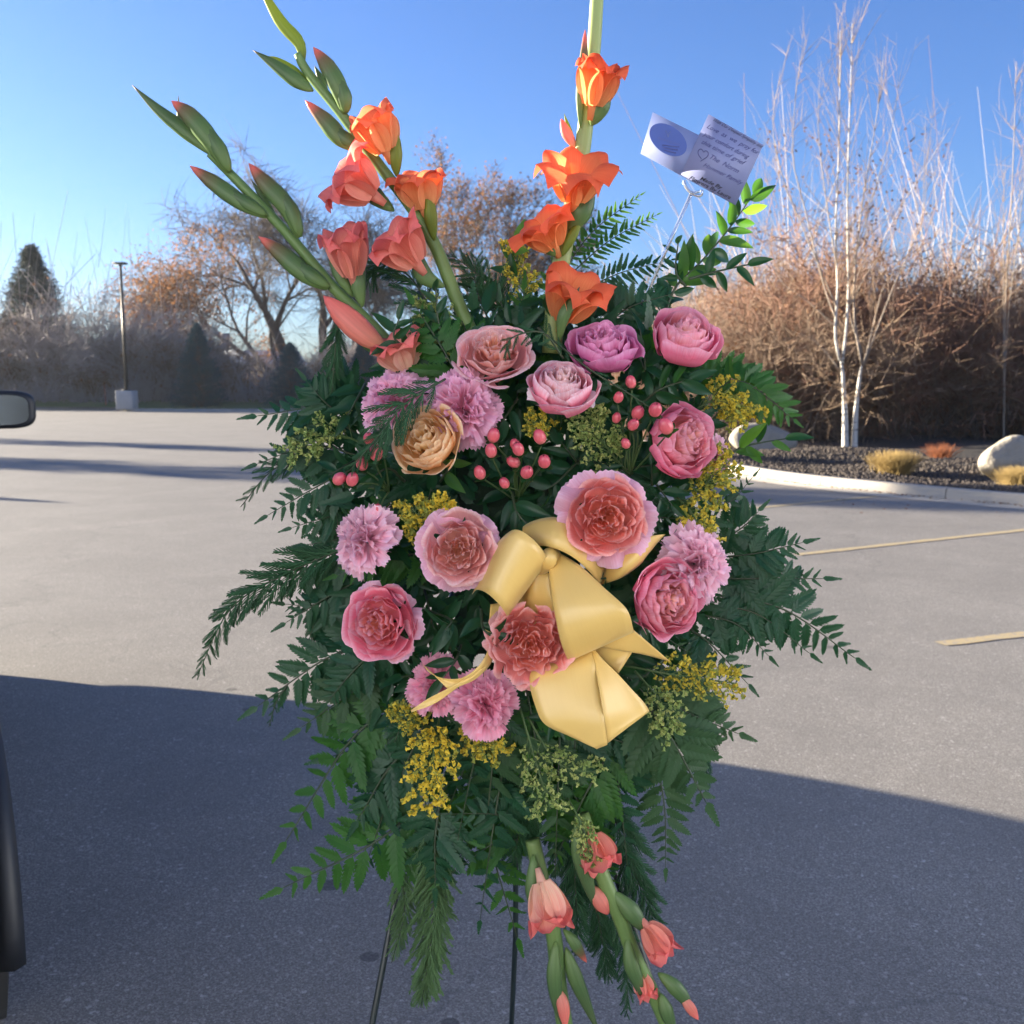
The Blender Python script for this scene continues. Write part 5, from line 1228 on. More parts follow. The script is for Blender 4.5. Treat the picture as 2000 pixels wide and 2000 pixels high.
for i in range(22):
    u0 = rf.uniform(700, 1360); v0 = rf.uniform(700, 1350); a = rf.uniform(0, 6.28)
    leafy([(u0, v0, .0), (u0+30*math.cos(a), v0+30*math.sin(a), .04), (u0+75*math.cos(a), v0+75*math.sin(a), .055)], 6, 68, M_ruscus, 'dark pointed leaves packed between the flowers', 640+i, group='packed inner leaf sprigs')

# ---- hypericum berries
M_berry = M_grad('hypericum_berry', [(0, (.85, .30, .24)), (.4, (.80, .15, .17)), (1, (.62, .08, .12))], .3, .06, .25, .6)
def berry_mesh():
    m = MB(); n = 11; s = np.linspace(0, 1, n)
    pts = np.stack([0*s, 0*s, s*1.9-.95], 1); r = np.sqrt(np.maximum(0, 1-(s*2-1)**2))*(1-.10*s); r[-1] = .06; r[0] = .1
    m.tube(pts, r*.86, 14, 1, True, (0, -1, 0)); return m.mesh('berry')
BERRY = berry_mesh()
def tip_mesh():
    m = MB()
    for k in range(3):
        a = k*2.09; m.tube([(0, 0, .9), (.06*math.cos(a), .06*math.sin(a), 1.08), (.16*math.cos(a), .16*math.sin(a), 1.18)], [.05, .04, .015], 4)
    return m.mesh('style')
TIPM = tip_mesh(); M_bt = M_plain('berry_tip', (.12, .03, .03), None, 5, .6)
def sepal_mesh():
    m = MB()
    for k in range(5):
        a = k*1.257; s = np.linspace(0, 1, 5)[:, None]; t = np.linspace(-1, 1, 3)[None, :]
        ra = .15+1.15*s; w = .42*np.sin(np.pi*(s*.85+.12)); z = -.95+.25*s**2+.12*t*t
        x = ra*math.cos(a)-t*w*math.sin(a); y = ra*math.sin(a)+t*w*math.cos(a)
        m.grid(np.stack([x, y, z+0*t+0*s], -1))
    return m.mesh('calyx')
SEPAL = sepal_mesh()
def hypericum(root_uvd, berries, label, seed):
    r = random.Random(seed); base = W(*root_uvd); root = empty('hypericum_sprig', tuple(base), label, 'berry sprig', 'hypericum sprigs with coral pink berries')
    m = MB()
    for (u, v, d, R) in berries:
        c = W(u, v, d); mid = base.lerp(c, .55)+Vector((r.gauss(0, .004), .006, r.gauss(0, .004)))
        F = Vector((r.gauss(0, .35), -.55, .8+r.gauss(0, .3))).normalized()
        m.tube(catmull([base, mid, c-F*R*PX*.9], 8), np.linspace(1.1, .8, 8)*.001, 5)
        X, Y, Z = axes(F, r.random()*6); k = R*PX
        for me, nm, mt in ((BERRY, 'berry', M_berry), (SEPAL, 'calyx', M_ruscus), (TIPM, 'style', M_bt)):
            o = bpy.data.objects.new(nm, me); COL.objects.link(o); o.parent = root
            if not me.materials: me.materials.append(mt)
            o.matrix_basis = basis(X*k*.9, Y*k*.9, Z*k*1.06, c-base)
    m.build('stem', M_stem, root); return root
hypericum((760, 960, .05), [(720, 856, .11, 13), (734, 884, .12, 17), (707, 905, .10, 15), (663, 935, .11, 15), (688, 936, .115, 15), (738, 996, .08, 13)], 'hypericum sprig with coral berries at the left edge of the flowers', 1)
hypericum((1010, 980, .05), [(964, 850, .12, 15), (959, 880, .125, 14), (937, 923, .12, 14), (985, 943, .12, 12), (1006, 868, .11, 12), (1012, 877, .125, 14), (1003, 902, .11, 14), (1029, 922, .13, 15), (1054, 853, .12, 15), (1063, 901, .125, 15)], 'hypericum sprig with about ten coral berries in the middle of the spray', 2)
hypericum((1230, 930, .05), [(1232, 746, .09, 13), (1208, 776, .10, 12), (1246, 806, .105, 15), (1237, 829, .115, 13), (1280, 800, .115, 16), (1300, 832, .15, 17), (1222, 866, .11, 11), (1204, 816, .09, 11)], 'hypericum sprig with coral berries left of the big pink rose', 3)

# ---- goldenrod
def M_gold(name, c1, c2, mixpos):
    m, nt, b = newmat(name); geo = nt.nodes.new('ShaderNodeNewGeometry')
    col = ramp(nt, geo.outputs['Random Per Island'], [(0, c1), (max(.01, mixpos-.05), c1), (mixpos+.05, c2), (1, tuple(x*1.1 for x in c2))])
    nt.links.new(col, b.inputs['Base Color']); b.inputs['Roughness'].default_value = .7; b.inputs['Specular IOR Level'].default_value = .2
    out_translucent(nt, b, col, .3); return m
MS_green = M_gold('goldenrod_green', (.30, .40, .12), (.50, .54, .18), .6)
MS_olive = M_gold('goldenrod_olive', (.34, .37, .08), (.70, .55, .07), .45)
MS_yellow = M_gold('goldenrod_yellow', (.45, .43, .08), (.85, .64, .07), .35)
def goldenrod(path, width, n_side, mat, label, seed, dens=9, fl=5.2):
    r2 = np.random.default_rng(seed); n = 18; pts = wpath(path, n); root = empty('goldenrod_sprig', tuple(pts[0]), label, 'goldenrod', 'goldenrod sprigs in the spray')
    st = MB(); st.tube(pts, np.linspace(1.4, .7, n)*.001, 5)
    seg = np.gradient(pts, axis=0); fm = MB(); C = []; Dr = []
    for i in range(n_side):
        f = .25+.75*i/n_side; a = min(int(f*(n-1)), n-2); p = pts[a]; T = Vector(seg[a]).normalized(); B = Vector((0, -1, .1)).cross(T).normalized(); N = T.cross(B)
        s_ = 1 if i % 2 else -1; al = rad(r2.uniform(25, 60)); L = width*PX*(1-.55*f)*r2.uniform(.7, 1.15)
        d = T*math.cos(al)+B*(s_*math.sin(al))+N*r2.normal(0, .35); d.normalize()
        e = np.array(p)+np.array(d)*L; mid = (p+e)/2+np.array(T)*L*.10+np.array([0, 0, .06*L])
        cp_ = catmull([p, mid, e], 10); st.tube(cp_, np.linspace(.8, .4, 10)*.0008, 4)
        for q in range(int(dens*1.6)):
            t = r2.uniform(.15, 1)*9; j = min(int(t), 8); c = cp_[j]+(cp_[j+1]-cp_[j])*(t-j)+r2.normal(0, 2.6*PX, 3); C.append(c)
            dv = np.array(T)*.6+r2.normal(0, .7, 3); Dr.append(dv/np.linalg.norm(dv))
    C = np.array(C); Dr = np.array(Dr); k = len(C)
    sz = fl*PX*r2.uniform(.7, 1.25, k)
    # each floret: small closed cup with ray tips
    ref = np.tile(np.array([.2, -.6, .7]), (k, 1)); Bx = np.cross(Dr, ref); Bx /= np.linalg.norm(Bx, axis=1)[:, None]+1e-9; Ny = np.cross(Bx, Dr)
    th = np.linspace(0, 2*math.pi, 6, endpoint=False)
    rings = [(.0, .12), (.45, .42), (1.0, .36), (1.35, .62)]
    V = np.stack([C[:, None, :]+sz[:, None, None]*(z*Dr[:, None, :]+rr*(1+.35*(q == 3)*np.tile([1, -.6], 3))[None, :, None]*(np.cos(th)[None, :, None]*Bx[:, None, :]+np.sin(th)[None, :, None]*Ny[:, None, :])) for q, (z, rr) in enumerate(rings)], 1)
    nb = (np.arange(k)*24)[:, None, None]; i = (np.arange(3)*6)[None, :, None]; j = np.arange(6)[None, None, :]; j2 = (j+1) % 6
    F = np.stack([nb+i+j, nb+i+j2, nb+i+6+j2, nb+i+6+j], -1).reshape(-1, 4)
    st.build('stem', M_stem, root)
    me = mesh_np('florets', rel(V.reshape(-1, 3), pts[0]), F, False); o = link_mesh('florets', me, root, mat); o['kind'] = 'stuff'
    return root
goldenrod([(720, 870, .0), (650, 850, .02), (565, 885, .02)], 85, 22, MS_green, 'pale green goldenrod at the left above the cedar tip', 701)
goldenrod([(870, 760, .0), (860, 670, .02), (830, 590, .02)], 90, 22, MS_green, 'pale green goldenrod at the top left by the gladiolus foot', 702)
goldenrod([(1040, 640, -.03), (1020, 560, -.03), (1005, 480, -.03)], 70, 22, MS_olive, 'yellow green goldenrod standing left of the central gladiolus', 703)
goldenrod([(860, 1110, .04), (845, 1050, .08), (800, 985, .09)], 80, 24, MS_olive, 'yellow goldenrod between the pale carnation and the salmon rose', 704, fl=6)
goldenrod([(860, 1060, .05), (850, 1010, .085), (870, 985, .09)], 55, 14, MS_yellow, 'small yellow goldenrod tuft over the salmon rose', 705, fl=6)
goldenrod([(1240, 940, .03), (1190, 880, .06), (1150, 820, .07)], 92, 26, MS_green, 'green goldenrod in the centre right of the berries', 706, dens=11)
goldenrod([(1100, 850, .04), (1065, 830, .07), (1040, 825, .07)], 48, 12, MS_olive, 'small yellow goldenrod under the cup shaped rose', 707)
goldenrod([(1330, 820, -.01), (1400, 780, .0), (1455, 810, .0)], 78, 24, MS_olive, 'olive yellow goldenrod at upper right beside the sunlit fern', 708, fl=6)
goldenrod([(1370, 840, -.02), (1420, 800, -.02), (1490, 815, -.02)], 50, 16, MS_yellow, 'yellow goldenrod tip furthest right', 709)
goldenrod([(1320, 960, .02), (1370, 950, .04), (1425, 900, .04)], 88, 24, MS_olive, 'olive goldenrod under the big pink rose', 710, fl=6)
goldenrod([(1310, 960, .03), (1350, 1000, .05), (1375, 1050, .05)], 78, 22, MS_olive, 'olive goldenrod above the pale pink carnation', 711, fl=6)
goldenrod([(860, 1390, .04), (850, 1450, .08), (830, 1575, .08)], 100, 26, MS_yellow, 'brightest yellow goldenrod hanging under the pink carnations', 712, dens=10, fl=6.2)
goldenrod([(880, 1400, .04), (920, 1430, .07), (978, 1478, .07)], 70, 18, MS_olive, 'yellow goldenrod spreading right under the lowest carnation', 713, fl=6)
goldenrod([(840, 1420, .04), (810, 1410, .07), (775, 1390, .07)], 52, 14, MS_olive, 'small goldenrod tip left of the lowest carnations', 714)
goldenrod([(1015, 1380, .05), (1050, 1500, .08), (1075, 1580, .08)], 95, 20, MS_green, 'long green goldenrod with slim stems below the gold ribbon', 715, dens=7, fl=5)
goldenrod([(1030, 1400, .05), (1090, 1490, .08), (1165, 1510, .08)], 70, 14, MS_green, 'green goldenrod spreading right below the ribbon', 716, dens=7, fl=5)
goldenrod([(1110, 1560, .06), (1140, 1620, .085), (1155, 1690, .085)], 44, 14, MS_green, 'goldenrod tip in front of the hanging coral bloom', 717, dens=7, fl=5)
goldenrod([(1220, 1300, .05), (1330, 1320, .07), (1440, 1335, .07)], 82, 26, MS_olive, 'olive goldenrod spreading right of the ribbon tails', 718, fl=5.6)
goldenrod([(1240, 1310, .06), (1290, 1370, .08), (1310, 1430, .08)], 70, 18, MS_green, 'olive goldenrod hanging beside the ribbon corner', 719)

# ---- easel
M_wire = M_plain('easel_wire', (.010, .020, .020), (.007, .014, .014), 30, .4, spec=.6)
foot = lambda a, b: (a+(b-a)*((a.z-0.0)/(a.z-b.z)))
la, lb = W(755, 1850, -.03), W(727, 2000, -.005); ra_, rb_ = W(1250, 1850, -.03), W(1304, 2010, -.005); ca, cb = W(1007, 1830, -.22), W(999, 2000, -.30)
ez = empty('easel', tuple(la), 'thin dark green wire easel standing on the asphalt under the flowers', 'easel')
for a, b in ((la, lb), (ra_, rb_), (ca, cb)):
    f_ = foot(a, b); top = a+(a-b)*((1.62-a.z)/(a.z-b.z))
    if a is ca: top = W(1010, 720, -.08)
    m = MB(); m.tube([tuple(top), tuple(a), tuple(f_)], .0040, 8); m.build('leg', M_wire, ez)
    m = MB(); m.tube([tuple(f_+Vector((0, 0, .012))), tuple(f_)], .0048, 8); m.build('foot_cap', M_wire, ez)
for v_ in (1200, 1500):
    k = (v_-1200)/300
    m = MB(); m.tube([tuple(la+(la-lb)*((W(900, v_, -.03).z-la.z)/(la.z-lb.z))), tuple(ra_+(ra_-rb_)*((W(900, v_, -.03).z-ra_.z)/(ra_.z-rb_.z)))], .0026, 6); m.build('crossbar', M_wire, ez)
fo = empty('floral_foam', tuple(W(1010, 1080, -.06)), 'dark green foam cage hidden behind the flowers', 'floral foam')
m = MB(); c = np.array(W(1010, 1080, -.055)); m.box(c, (.15, .07, .24)); o = m.build('foam_block', M_plain('foam', (.03, .06, .035), None, 60, .95, .5, 200, .002), fo, False)
bv = o.modifiers.new('bevel', 'BEVEL'); bv.width = .015; bv.segments = 3

# ---- ribbon bow
def M_satin():
    m, nt, b = newmat('gold_satin')
    uvn = nd(nt, 'ShaderNodeAttribute', attribute_name='pc'); sep = nt.nodes.new('ShaderNodeSeparateColor'); nt.links.new(uvn.outputs['Color'], sep.inputs[0])
    cm = nt.nodes.new('ShaderNodeCombineXYZ'); ml = nd(nt, 'ShaderNodeMath', operation='MULTIPLY'); ml.inputs[1].default_value = 90
    nt.links.new(sep.outputs[1], ml.inputs[0]); nt.links.new(ml.outputs[0], cm.inputs[0]); nt.links.new(sep.outputs[0], cm.inputs[1])
    f = noise(nt, 1.0, 3, .6, cm.outputs[0])
    nt.links.new(mixc(nt, f, (.88, .60, .185), (.82, .53, .15)), b.inputs['Base Color'])
    b.inputs['Roughness'].default_value = .33; b.inputs['Specular IOR Level'].default_value = .6; b.inputs['Anisotropic'].default_value = .6
    b.inputs['Sheen Weight'].default_value = .3; b.inputs['Sheen Roughness'].default_value = .4; b.inputs['Sheen Tint'].default_value = (1, .85, .5, 1)
    bump(nt, b, f, .02, .001)
    out_translucent(nt, b, (.8, .5, .15), .10); return m
MRIB = M_satin()
bow = empty('ribbon_bow', tuple(W(1060, 1150, .12)), 'large gold satin ribbon bow with long tails in the middle of the spray', 'ribbon bow')
def strip(name, eA, eB, nn=28, cross=9, bulge=0.0, wob=.0):
    A = wpath(eA, nn); B = wpath(eB, nn); t = np.linspace(0, 1, cross)[None, :, None]
    V = A[:, None, :]*(1-t)+B[:, None, :]*t
    s = np.linspace(0, 1, nn)[:, None]; tt = np.linspace(0, 1, cross)[None, :]
    V[:, :, 1] -= .0016*np.sin(s[..., None][:, :, 0]*7+tt*3.1+len(name))+0
    V[:, :, 1] -= bulge*np.sin(np.pi*tt)*np.sin(np.pi*s)**.5 + wob*np.sin(s*9+tt*2)
    A_ = np.stack([s+0*tt, tt+0*s, 0*s+0*tt], -1)
    m = MB(); m.grid(V, A_.reshape(-1, 3)); o = m.build(name, MRIB, bow)
    so = o.modifiers.new('thickness', 'SOLIDIFY'); so.thickness = .0004
    return o
strip('loop', [(960, 1078, .085), (975, 1056, .12), (1006, 1034, .145), (1040, 1052, .15), (1064, 1080, .142), (1071, 1096, .12), (1062, 1100, .095)], [(922, 1160, .085), (931, 1151, .12), (950, 1158, .15), (972, 1178, .158), (986, 1196, .15), (991, 1206, .125), (985, 1205, .095)], 34)
strip('loop', [(1006, 1040, .08), (1040, 1018, .10), (1085, 1010, .115), (1125, 1026, .115), (1160, 1058, .11), (1189, 1088, .09)], [(1030, 1075, .10), (1055, 1066, .125), (1085, 1072, .14), (1118, 1088, .14), (1145, 1110, .125), (1173, 1142, .10)], 30, bulge=.008)
strip('loop', [(1186, 1086, .09), (1225, 1068, .11), (1266, 1048, .105), (1300, 1044, .08)], [(1172, 1142, .09), (1215, 1128, .115), (1250, 1104, .11), (1262, 1085, .08)], 22, bulge=.01)
strip('loop', [(1070, 1088, .115), (1074, 1130, .135), (1084, 1200, .155), (1096, 1255, .155), (1110, 1290, .135), (1114, 1288, .11)], [(1086, 1076, .11), (1132, 1104, .13), (1182, 1150, .155), (1224, 1190, .165), (1236, 1226, .15), (1236, 1236, .115)], 34, bulge=.004)
strip('tail', [(1150, 1262, .12), (1190, 1240, .125), (1234, 1228, .13)], [(1190, 1266, .115), (1250, 1278, .12), (1308, 1291, .125)], 16)
strip('tail', [(1156, 1262, .105), (1200, 1258, .108), (1240, 1268, .11)], [(1160, 1270, .10), (1185, 1298, .105), (1207, 1315, .11)], 12)
CREASE = [(1153, 1268, .118), (1160, 1290, .13), (1165, 1318, .139), (1173, 1364, .151), (1180, 1405, .158), (1186, 1453, .156)]
strip('tail', [(1108, 1288, .11), (1050, 1302, .128), (1034, 1330, .135), (1048, 1385, .145), (1066, 1415, .15), (1112, 1438, .152), (1166, 1464, .157)], CREASE, 30, bulge=.003)
strip('tail', CREASE, [(1158, 1264, .118), (1180, 1290, .126), (1205, 1315, .13), (1235, 1348, .13), (1257, 1371, .125), (1268, 1388, .12)], 26, bulge=-.003)
strip('tail', [(982, 1178, .09), (978, 1205, .10), (966, 1235, .112), (956, 1262, .125), (938, 1296, .14), (905, 1322, .148), (870, 1325, .148), (842, 1316, .144), (824, 1297, .14)], [(958, 1180, .09), (955, 1210, .10), (946, 1240, .112), (962, 1276, .122), (956, 1300, .13), (930, 1326, .142), (905, 1338, .146), (888, 1342, .147), (874, 1344, .147)], 34, 5)
strip('tail', [(905, 1328, .147), (890, 1335, .148), (876, 1343, .148), (840, 1362, .15), (802, 1388, .15)], [(948, 1300, .137), (925, 1324, .142), (896, 1342, .147), (850, 1374, .15), (804, 1390, .15)], 16, 5)
strip('loop', [(1020, 1130, .08), (1040, 1110, .10), (1072, 1120, .105)], [(1010, 1200, .08), (1040, 1200, .10), (1086, 1205, .10)], 14, bulge=.008)
strip('loop', [(985, 1150, .07), (1010, 1165, .085), (1030, 1150, .09)], [(1000, 1230, .07), (1025, 1225, .085), (1060, 1215, .09)], 14, bulge=.01)
m = MB(); m.tube(wpath([(1056, 1118, .10), (1066, 1100, .125), (1076, 1085, .13), (1090, 1082, .11)], 10), np.array([.5, .9, 1.1, 1.2, 1.2, 1.2, 1.1, 1, .8, .5])*14*PX, 12, .7); m.build('knot', MRIB, bow)

# ---- card on its clear pick
def M_card(name, c, tr):
    m, nt, b = newmat(name); tc = nt.nodes.new('ShaderNodeTexCoord').outputs['Object']
    nt.links.new(mixc(nt, noise(nt, 60, 3, .6, tc), c, tuple(x*.94 for x in c)), b.inputs['Base Color']); b.inputs['Roughness'].default_value = .5
    out_translucent(nt, b, c, tr); return m
MCARD = M_card('card_paper', (.20, .25, .48), .10); MCARD2 = M_card('note_paper', (.23, .26, .47), .12); MOVAL = M_card('oval_print', (.05, .10, .38), .10)
M_ink = M_plain('blue_ink', (.05, .06, .22), (.04, .04, .16), 40, .6); M_inkblk = M_plain('black_ink', (.02, .02, .05), (.015, .015, .03), 40, .6)
def plate(name, uvs, d, th, mat, parent):
    q = [np.array(W(u, v, d)) for u, v in uvs]; n = len(q); back = [p+np.array([0, th, 0]) for p in q]
    F = [list(range(n))[::-1], list(range(n, 2*n))]+[[i, (i+1) % n, n+(i+1) % n, n+i] for i in range(n)]
    me = mesh_np(name, rel(np.array(q+back), parent.location), F, False); return link_mesh(name, me, parent, mat)
dC = -.02
card = empty('florist_card', tuple(W(1340, 360, dC)), 'long card with a blue oval emblem held up on the clear pick', 'card')
plate('card_sheet', [(1275, 219), (1456, 309), (1437, 401), (1251, 300)], dC, .0005, MCARD, card)
A_, B_, C_ = W(1275, 219, dC), W(1251, 300, dC), W(1437, 401, dC)
cen = W(1305, 273, dC+.0004); ex = (W(1340, 298, dC)-W(1270, 248, dC)).normalized(); ey = Vector((0, -1, 0)).cross(ex).normalized(); ey = ey if ey.z > 0 else -ey
th = np.linspace(0, 2*math.pi, 48, endpoint=False)
V = [np.array(cen)+np.array(ex)*40*PX*math.cos(a)+np.array(ey)*25*PX*math.sin(a) for a in th]
me = mesh_np('oval_emblem', rel(np.array(V), card.location), [list(range(48))], False); link_mesh('oval_emblem', me, card, MOVAL)
note = empty('note_card', tuple(W(1400, 350, dC+.002)), 'square handwritten sympathy card overlapping the long one', 'card')
plate('card_sheet', [(1384, 223), (1491, 283), (1437, 400), (1330, 341)], dC+.002, .0005, MCARD2, note)
texts = []
def text(s, p0, p1, hpx, mat, parent, d, shear=.35, name='handwriting', bold=0.0, jitter=0.0, seed=0):
    cu = bpy.data.curves.new(name, 'FONT'); cu.body = s; cu.size = 1.0; cu.shear = shear; cu.offset = bold; cu.resolution_u = 3
    o = bpy.data.objects.new(name, cu); COL.objects.link(o); cu.materials.append(mat)
    texts.append((o, W(*p0, d), W(*p1, d), hpx*PX, parent)); return o
dN = dC+.0026
text('With Our Deepest Sympathy and', (1391, 235), (1487, 289), 8.5, M_inkblk, note, dN, .6)
text('Love  as  we  pray for', (1379, 249), (1480, 302), 12, M_ink, note, dN, .4)
text('your comfort during', (1373, 264), (1462, 311), 12, M_ink, note, dN, .4)
text('this time of grief', (1368, 279), (1453, 323), 12, M_ink, note, dN, .4)
text('The  Norm', (1383, 308), (1438, 337), 13, M_ink, note, dN, .4)
text('Hammer Family', (1372, 324), (1448, 361), 11, M_ink, note, dN, .4)
text('Made By', (1366, 350), (1409, 370), 9.5, M_inkblk, note, dN, .3, 'printed_text', .02)
text('Flowers By Laura', (1345, 349), (1425, 389), 10, M_inkblk, note, dN+.0002, .3, 'printed_text', .02)
M_pale = M_plain('pale_print', (.10, .12, .36), None, 20, .6)
text('Flowers by Laura', (1284, 271), (1327, 284), 6, M_pale, card, dC+.0008, .3, 'printed_text')
for i in range(3):
    m = MB(); a = W(1294+i*2, 283+i*5, dC+.0008); b = W(1327-i*3, 287+i*6, dC+.0008); m.tube([tuple(a), tuple(b)], .0005, 4); m.build('printed_line', M_pale, card)
m = MB(); m.tube(wpath([(1305, 268, dC+.0008), (1303, 260, dC+.0008), (1300, 255, dC+.0008)], 6), .0003, 4); m.tube(wpath([(1305, 268, dC+.0008), (1307, 260, dC+.0008), (1310, 257, dC+.0008)], 6), .0003, 4); m.build('printed_flower', MCARD, card)
m = MB(); hp = [(1370, 310), (1364, 302), (1364, 294), (1370, 291), (1374, 297), (1378, 294), (1383, 298), (1382, 305), (1374, 311), (1368, 315)]
m.tube(wpath([(u, v, dN) for u, v in hp], 26), .00035, 4); m.build('drawn_heart', M_ink, note)
bpy.context.view_layer.update()
for o, a, b, hgt, par in texts:
    w = o.dimensions.x; L = (b-a).length; ex = (b-a).normalized(); ey = Vector((0, -1, 0)).cross(ex); ey = ey if ey.z > 0 else -ey; ey.normalize(); ez_ = ex.cross(ey)
    me = bpy.data.meshes.new_from_object(o.evaluated_get(bpy.context.evaluated_depsgraph_get())); nm = o.name; mt_ = o.data.materials[0]; cu_ = o.data; bpy.data.objects.remove(o); bpy.data.curves.remove(cu_)
    o = link_mesh(nm, me, None, mt_)
    o.parent = par; o.matrix_basis = basis(ex*(L/w), ey*hgt, ez_*hgt*.01, a-par.location)
def M_clear():
    m, nt, b = newmat('clear_plastic'); b.inputs['Base Color'].default_value = (.95, .97, 1, 1); b.inputs['Roughness'].default_value = .12
    b.inputs['Transmission Weight'].default_value = .82; b.inputs['IOR'].default_value = 1.25; b.inputs['Specular IOR Level'].default_value = .8; return m
MCL = M_clear()
pk = empty('card_pick', tuple(W(1250, 600, dC-.005)), 'clear plastic pick holding up the cards', 'card holder')
m = MB(); m.tube([tuple(W(1352, 374, dC-.006)), tuple(W(1300, 490, dC-.006)), tuple(W(1236, 640, dC-.006))], [.0021, .0021, .0021], 6); m.build('stick', MCL, pk)
m = MB(); m.tube(wpath([(1336, 352, dC-.003), (1340, 366, dC-.003), (1352, 378, dC-.003), (1368, 382, dC-.003), (1371, 371, dC-.003)], 12), .0019, 6); m.tube(wpath([(1334, 356, dC+.004), (1345, 372, dC+.004), (1352, 377, dC+.002), (1366, 374, dC+.004)], 10), .0014, 6); m.build('clip', MCL, pk)

# ---- dark van beside the camera (its rear corner and right mirror are in the picture)
def vehicle():
    fwd = Vector((-.515, .857, 0)).normalized(); left = Vector((-fwd.y, fwd.x, 0)); o0 = Vector((-.80, 1.60, 0))+left*.95
    def wp(x, y, z): return np.array(o0+fwd*x+left*y+Vector((0, 0, z)))
    root = empty('parked_van', tuple(o0), 'dark navy van at the left edge with its side mirror showing', 'van')
    M_paint = M_plain('navy_paint', (.012, .018, .035), (.010, .015, .03), 8, .28, coat=.8)
    M_trim = M_plain('black_trim', (.018, .02, .025), (.012, .014, .018), 20, .5)
    M_glass = M_plain('dark_glass', (.012, .015, .02), None, 5, .06, spec=.9)
    # stations: x, half width, bottom z, belt z, roof z, roof half width
    st = [(-.02, .70, .50, .95, 1.02, .62), (.04, .86, .38, 1.0, 1.70, .66), (.16, .93, .30, 1.05, 1.93, .70), (.6, .955, .20, 1.08, 2.02, .74), (1.4, .965, .18, 1.08, 2.05, .76), (2.3, .965, .18, 1.07, 2.03, .76),
          (2.85, .96, .20, 1.06, 1.95, .73), (3.4, .955, .24, 1.06, 1.62, .71), (3.8, .95, .24, 1.07, 1.28, .72), (4.25, .93, .24, 1.02, 1.16, .74), (4.75, .88, .26, .95, 1.06, .66), (5.02, .76, .30, .82, .92, .56), (5.10, .60, .36, .68, .76, .45)]
    V = []
    for (x, hw, zb, zl, zr, rw) in st:
        ring = [(0, zb), (hw*.72, zb+.01), (hw*.88, zb+.06), (hw*.965, zb+.18), (hw, zb+.35*(zl-zb)), (hw*.995, zb+.75*(zl-zb)), (hw*.965, zl), (hw*.93, zl+.06*(zr-zl)), (rw+.07*(zr > 1.3), zl+.86*(zr-zl)), (rw-.02, zl+.965*(zr-zl)), (rw*.6, zr), (0, zr+.02*(zr > 1.3))]
        full = ring+[(-a, b) for a, b in ring[-2:0:-1]]
        V.append([wp(x, a, b) for a, b in full])
    m = MB(); V = np.array(V); m.grid(V, closed=True); n = V.shape[1]
    m.add(V[0], [np.arange(n)[None, ::-1]]); m.add(V[-1], [np.arange(n)[None, :]])
    b = m.build('body', M_paint, root)
    ss = b.modifiers.new('smooth', 'SUBSURF'); ss.levels = ss.render_levels = 3
    for sgn in (-1, 1):
        for (x0, x1) in ((.35, 1.35), (1.45, 2.25), (2.35, 3.2)):
            f0 = 2.35 if x0 > 2 else 9
            q = []
            for (x, hi) in ((x0, 0), (x1, 0), (x1-(.42 if x0 > 2 else 0), 1), (x0+.03, 1)):
                hw = .883 if not hi else .818; z = 1.17 if not hi else (1.82 if x0 < 2 else 1.72)
                q.append(wp(x, sgn*(hw+.004), z))
            m = MB(); m.add(np.array(q), [np.array([[0, 1, 2, 3]])]); o = m.build('side_window', M_glass, root, False); so = o.modifiers.new('t', 'SOLIDIFY'); so.thickness = .02
    m = MB(); m.add(np.array([wp(3.66, .66, 1.22), wp(3.66, -.66, 1.22), wp(2.98, -.60, 1.90), wp(2.98, .60, 1.90)])+np.array([0, 0, .03]), [np.array([[0, 1, 2, 3]])]); m.build('windscreen', M_glass, root, False)
    m = MB(); m.add(np.array([wp(-.01, .62, 1.1), wp(-.01, -.62, 1.1), wp(.06, -.58, 1.62), wp(.06, .58, 1.62)])-np.array(fwd)*.03, [np.array([[0, 1, 2, 3]])]); m.build('rear_window', M_glass, root, False)
    rail = [wp(.02-.05*math.cos(a), .86*math.sin(a), .50) for a in np.linspace(-1.35, 1.35, 15)]
    m = MB(); m.tube(rail, .075, 10, .9, ref=(0, 0, 1)); m.build('rear_bumper', M_trim, root)
    m = MB(); m.box(wp(-.045, 0, .86), (.46, .04, .13), [[-left.x, fwd.x, 0], [-left.y, fwd.y, 0], [0, 0, 1]]); m.build('number_plate', M_plain('plate', (.6, .6, .58), None, 5, .5), root, False)
    for z_ in (.99, .62):
        m = MB(); m.tube([wp(x, -.972+.012*abs(x-1.9), z_) for x in np.linspace(.7, 3.6, 12)], .006, 5); m.build('side_moulding', M_trim, root)
    for sgn in (-1, 1):
        m = MB(); m.box(wp(.03, sgn*.78, .98), (.12, .12, .34)); o = m.build('tail_light', M_plain('tail_red', (.25, .01, .01), None, 5, .2), root, False)
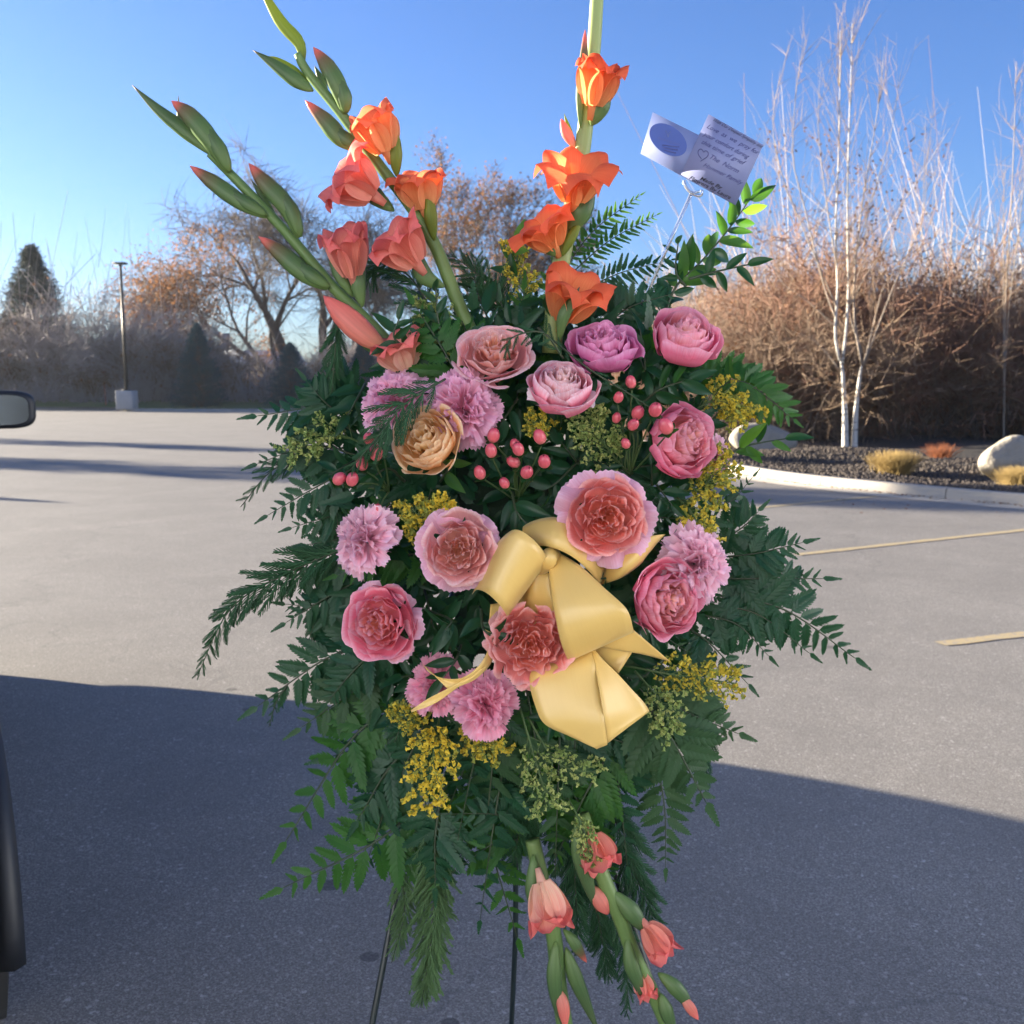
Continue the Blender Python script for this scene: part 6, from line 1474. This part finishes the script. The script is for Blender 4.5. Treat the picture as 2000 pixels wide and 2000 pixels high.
    for x in (.85, 4.1):
        for sgn in (-1, 1):
            c = Vector(wp(x, sgn*.84, .34)); R = left
            m = MB(); s = np.array([-.11, -.10, .10, .11]); m.tube([tuple(c+R*k) for k in s], [.27, .335, .335, .27], 28); w = m.build('wheel', M_plain('tyre_rubber', (.02, .02, .02), None, 30, .85), root)
            m = MB(); m.tube([tuple(c-R*.115), tuple(c+R*.115)], .2, 20); h = m.build('rim', M_plain('alloy', (.5, .5, .52), None, 9, .35, metal=.9), root)
            h.parent = w; h.location = (0, 0, 0); w.location = (0, 0, 0)
            # arch
            m = MB(); an = np.linspace(-.1, math.pi+.1, 20); m.tube([tuple(wp(x+.40*math.cos(a), sgn*.945, .34+.40*math.sin(a))) for a in an], .03, 6); m.build('wheel_arch', M_trim, root)
    # mirror: rounded housing facing back, glass set in its rear face
    mc = P(-12, 801, 4.05); X = Vector((.93, .36, 0)).normalized(); Yv = Vector((-.36, .93, 0)).normalized()
    th = np.linspace(0, 2*math.pi, 40, endpoint=False)
    def outline(w, h, k=.32): 
        return [(w*np.sign(math.cos(a))*abs(math.cos(a))**(k*1.55), h*np.sign(math.sin(a))*abs(math.sin(a))**(k*1.75)) for a in th]
    rings = [(.0, .86, .80), (-.0, 1, 1), (.05, 1.02, 1.03), (.10, .92, .92), (.14, .62, .6), (.155, .1, .1)]
    V = [[np.array(mc+X*(a*s)+Vector((0, 0, b*s2))+Yv*y) for a, b in outline(.145, .074)] for (y, s, s2) in rings]
    m = MB(); m.grid(np.array(V), closed=True); n = 40; m.add(np.array(V[-1]), [np.arange(n)[None, :]]); hs = m.build('mirror_housing', M_trim, root)
    M_mir = M_plain('mirror_glass', (.55, .6, .62), None, 3, .03, metal=1.0)
    V = [np.array(mc+X*(a*.87)+Vector((0, 0, b*.81))+Yv*.004) for a, b in outline(.145, .074)]
    m = MB(); m.add(np.array(V), [np.arange(n)[None, ::-1]]); gl = m.build('mirror_glass', M_mir, root, False)
    m = MB(); m.tube([tuple(mc-X*.10+Yv*.08+Vector((0, 0, -.03))), tuple(mc-X*.30+Yv*.06+Vector((0, 0, -.06)))], [.035, .045], 10, .6); m.build('mirror_arm', M_trim, root)
vehicle()
print('objects', len(COL.objects), 'tris', sum(len(m.polygons)*2 for m in bpy.data.meshes))
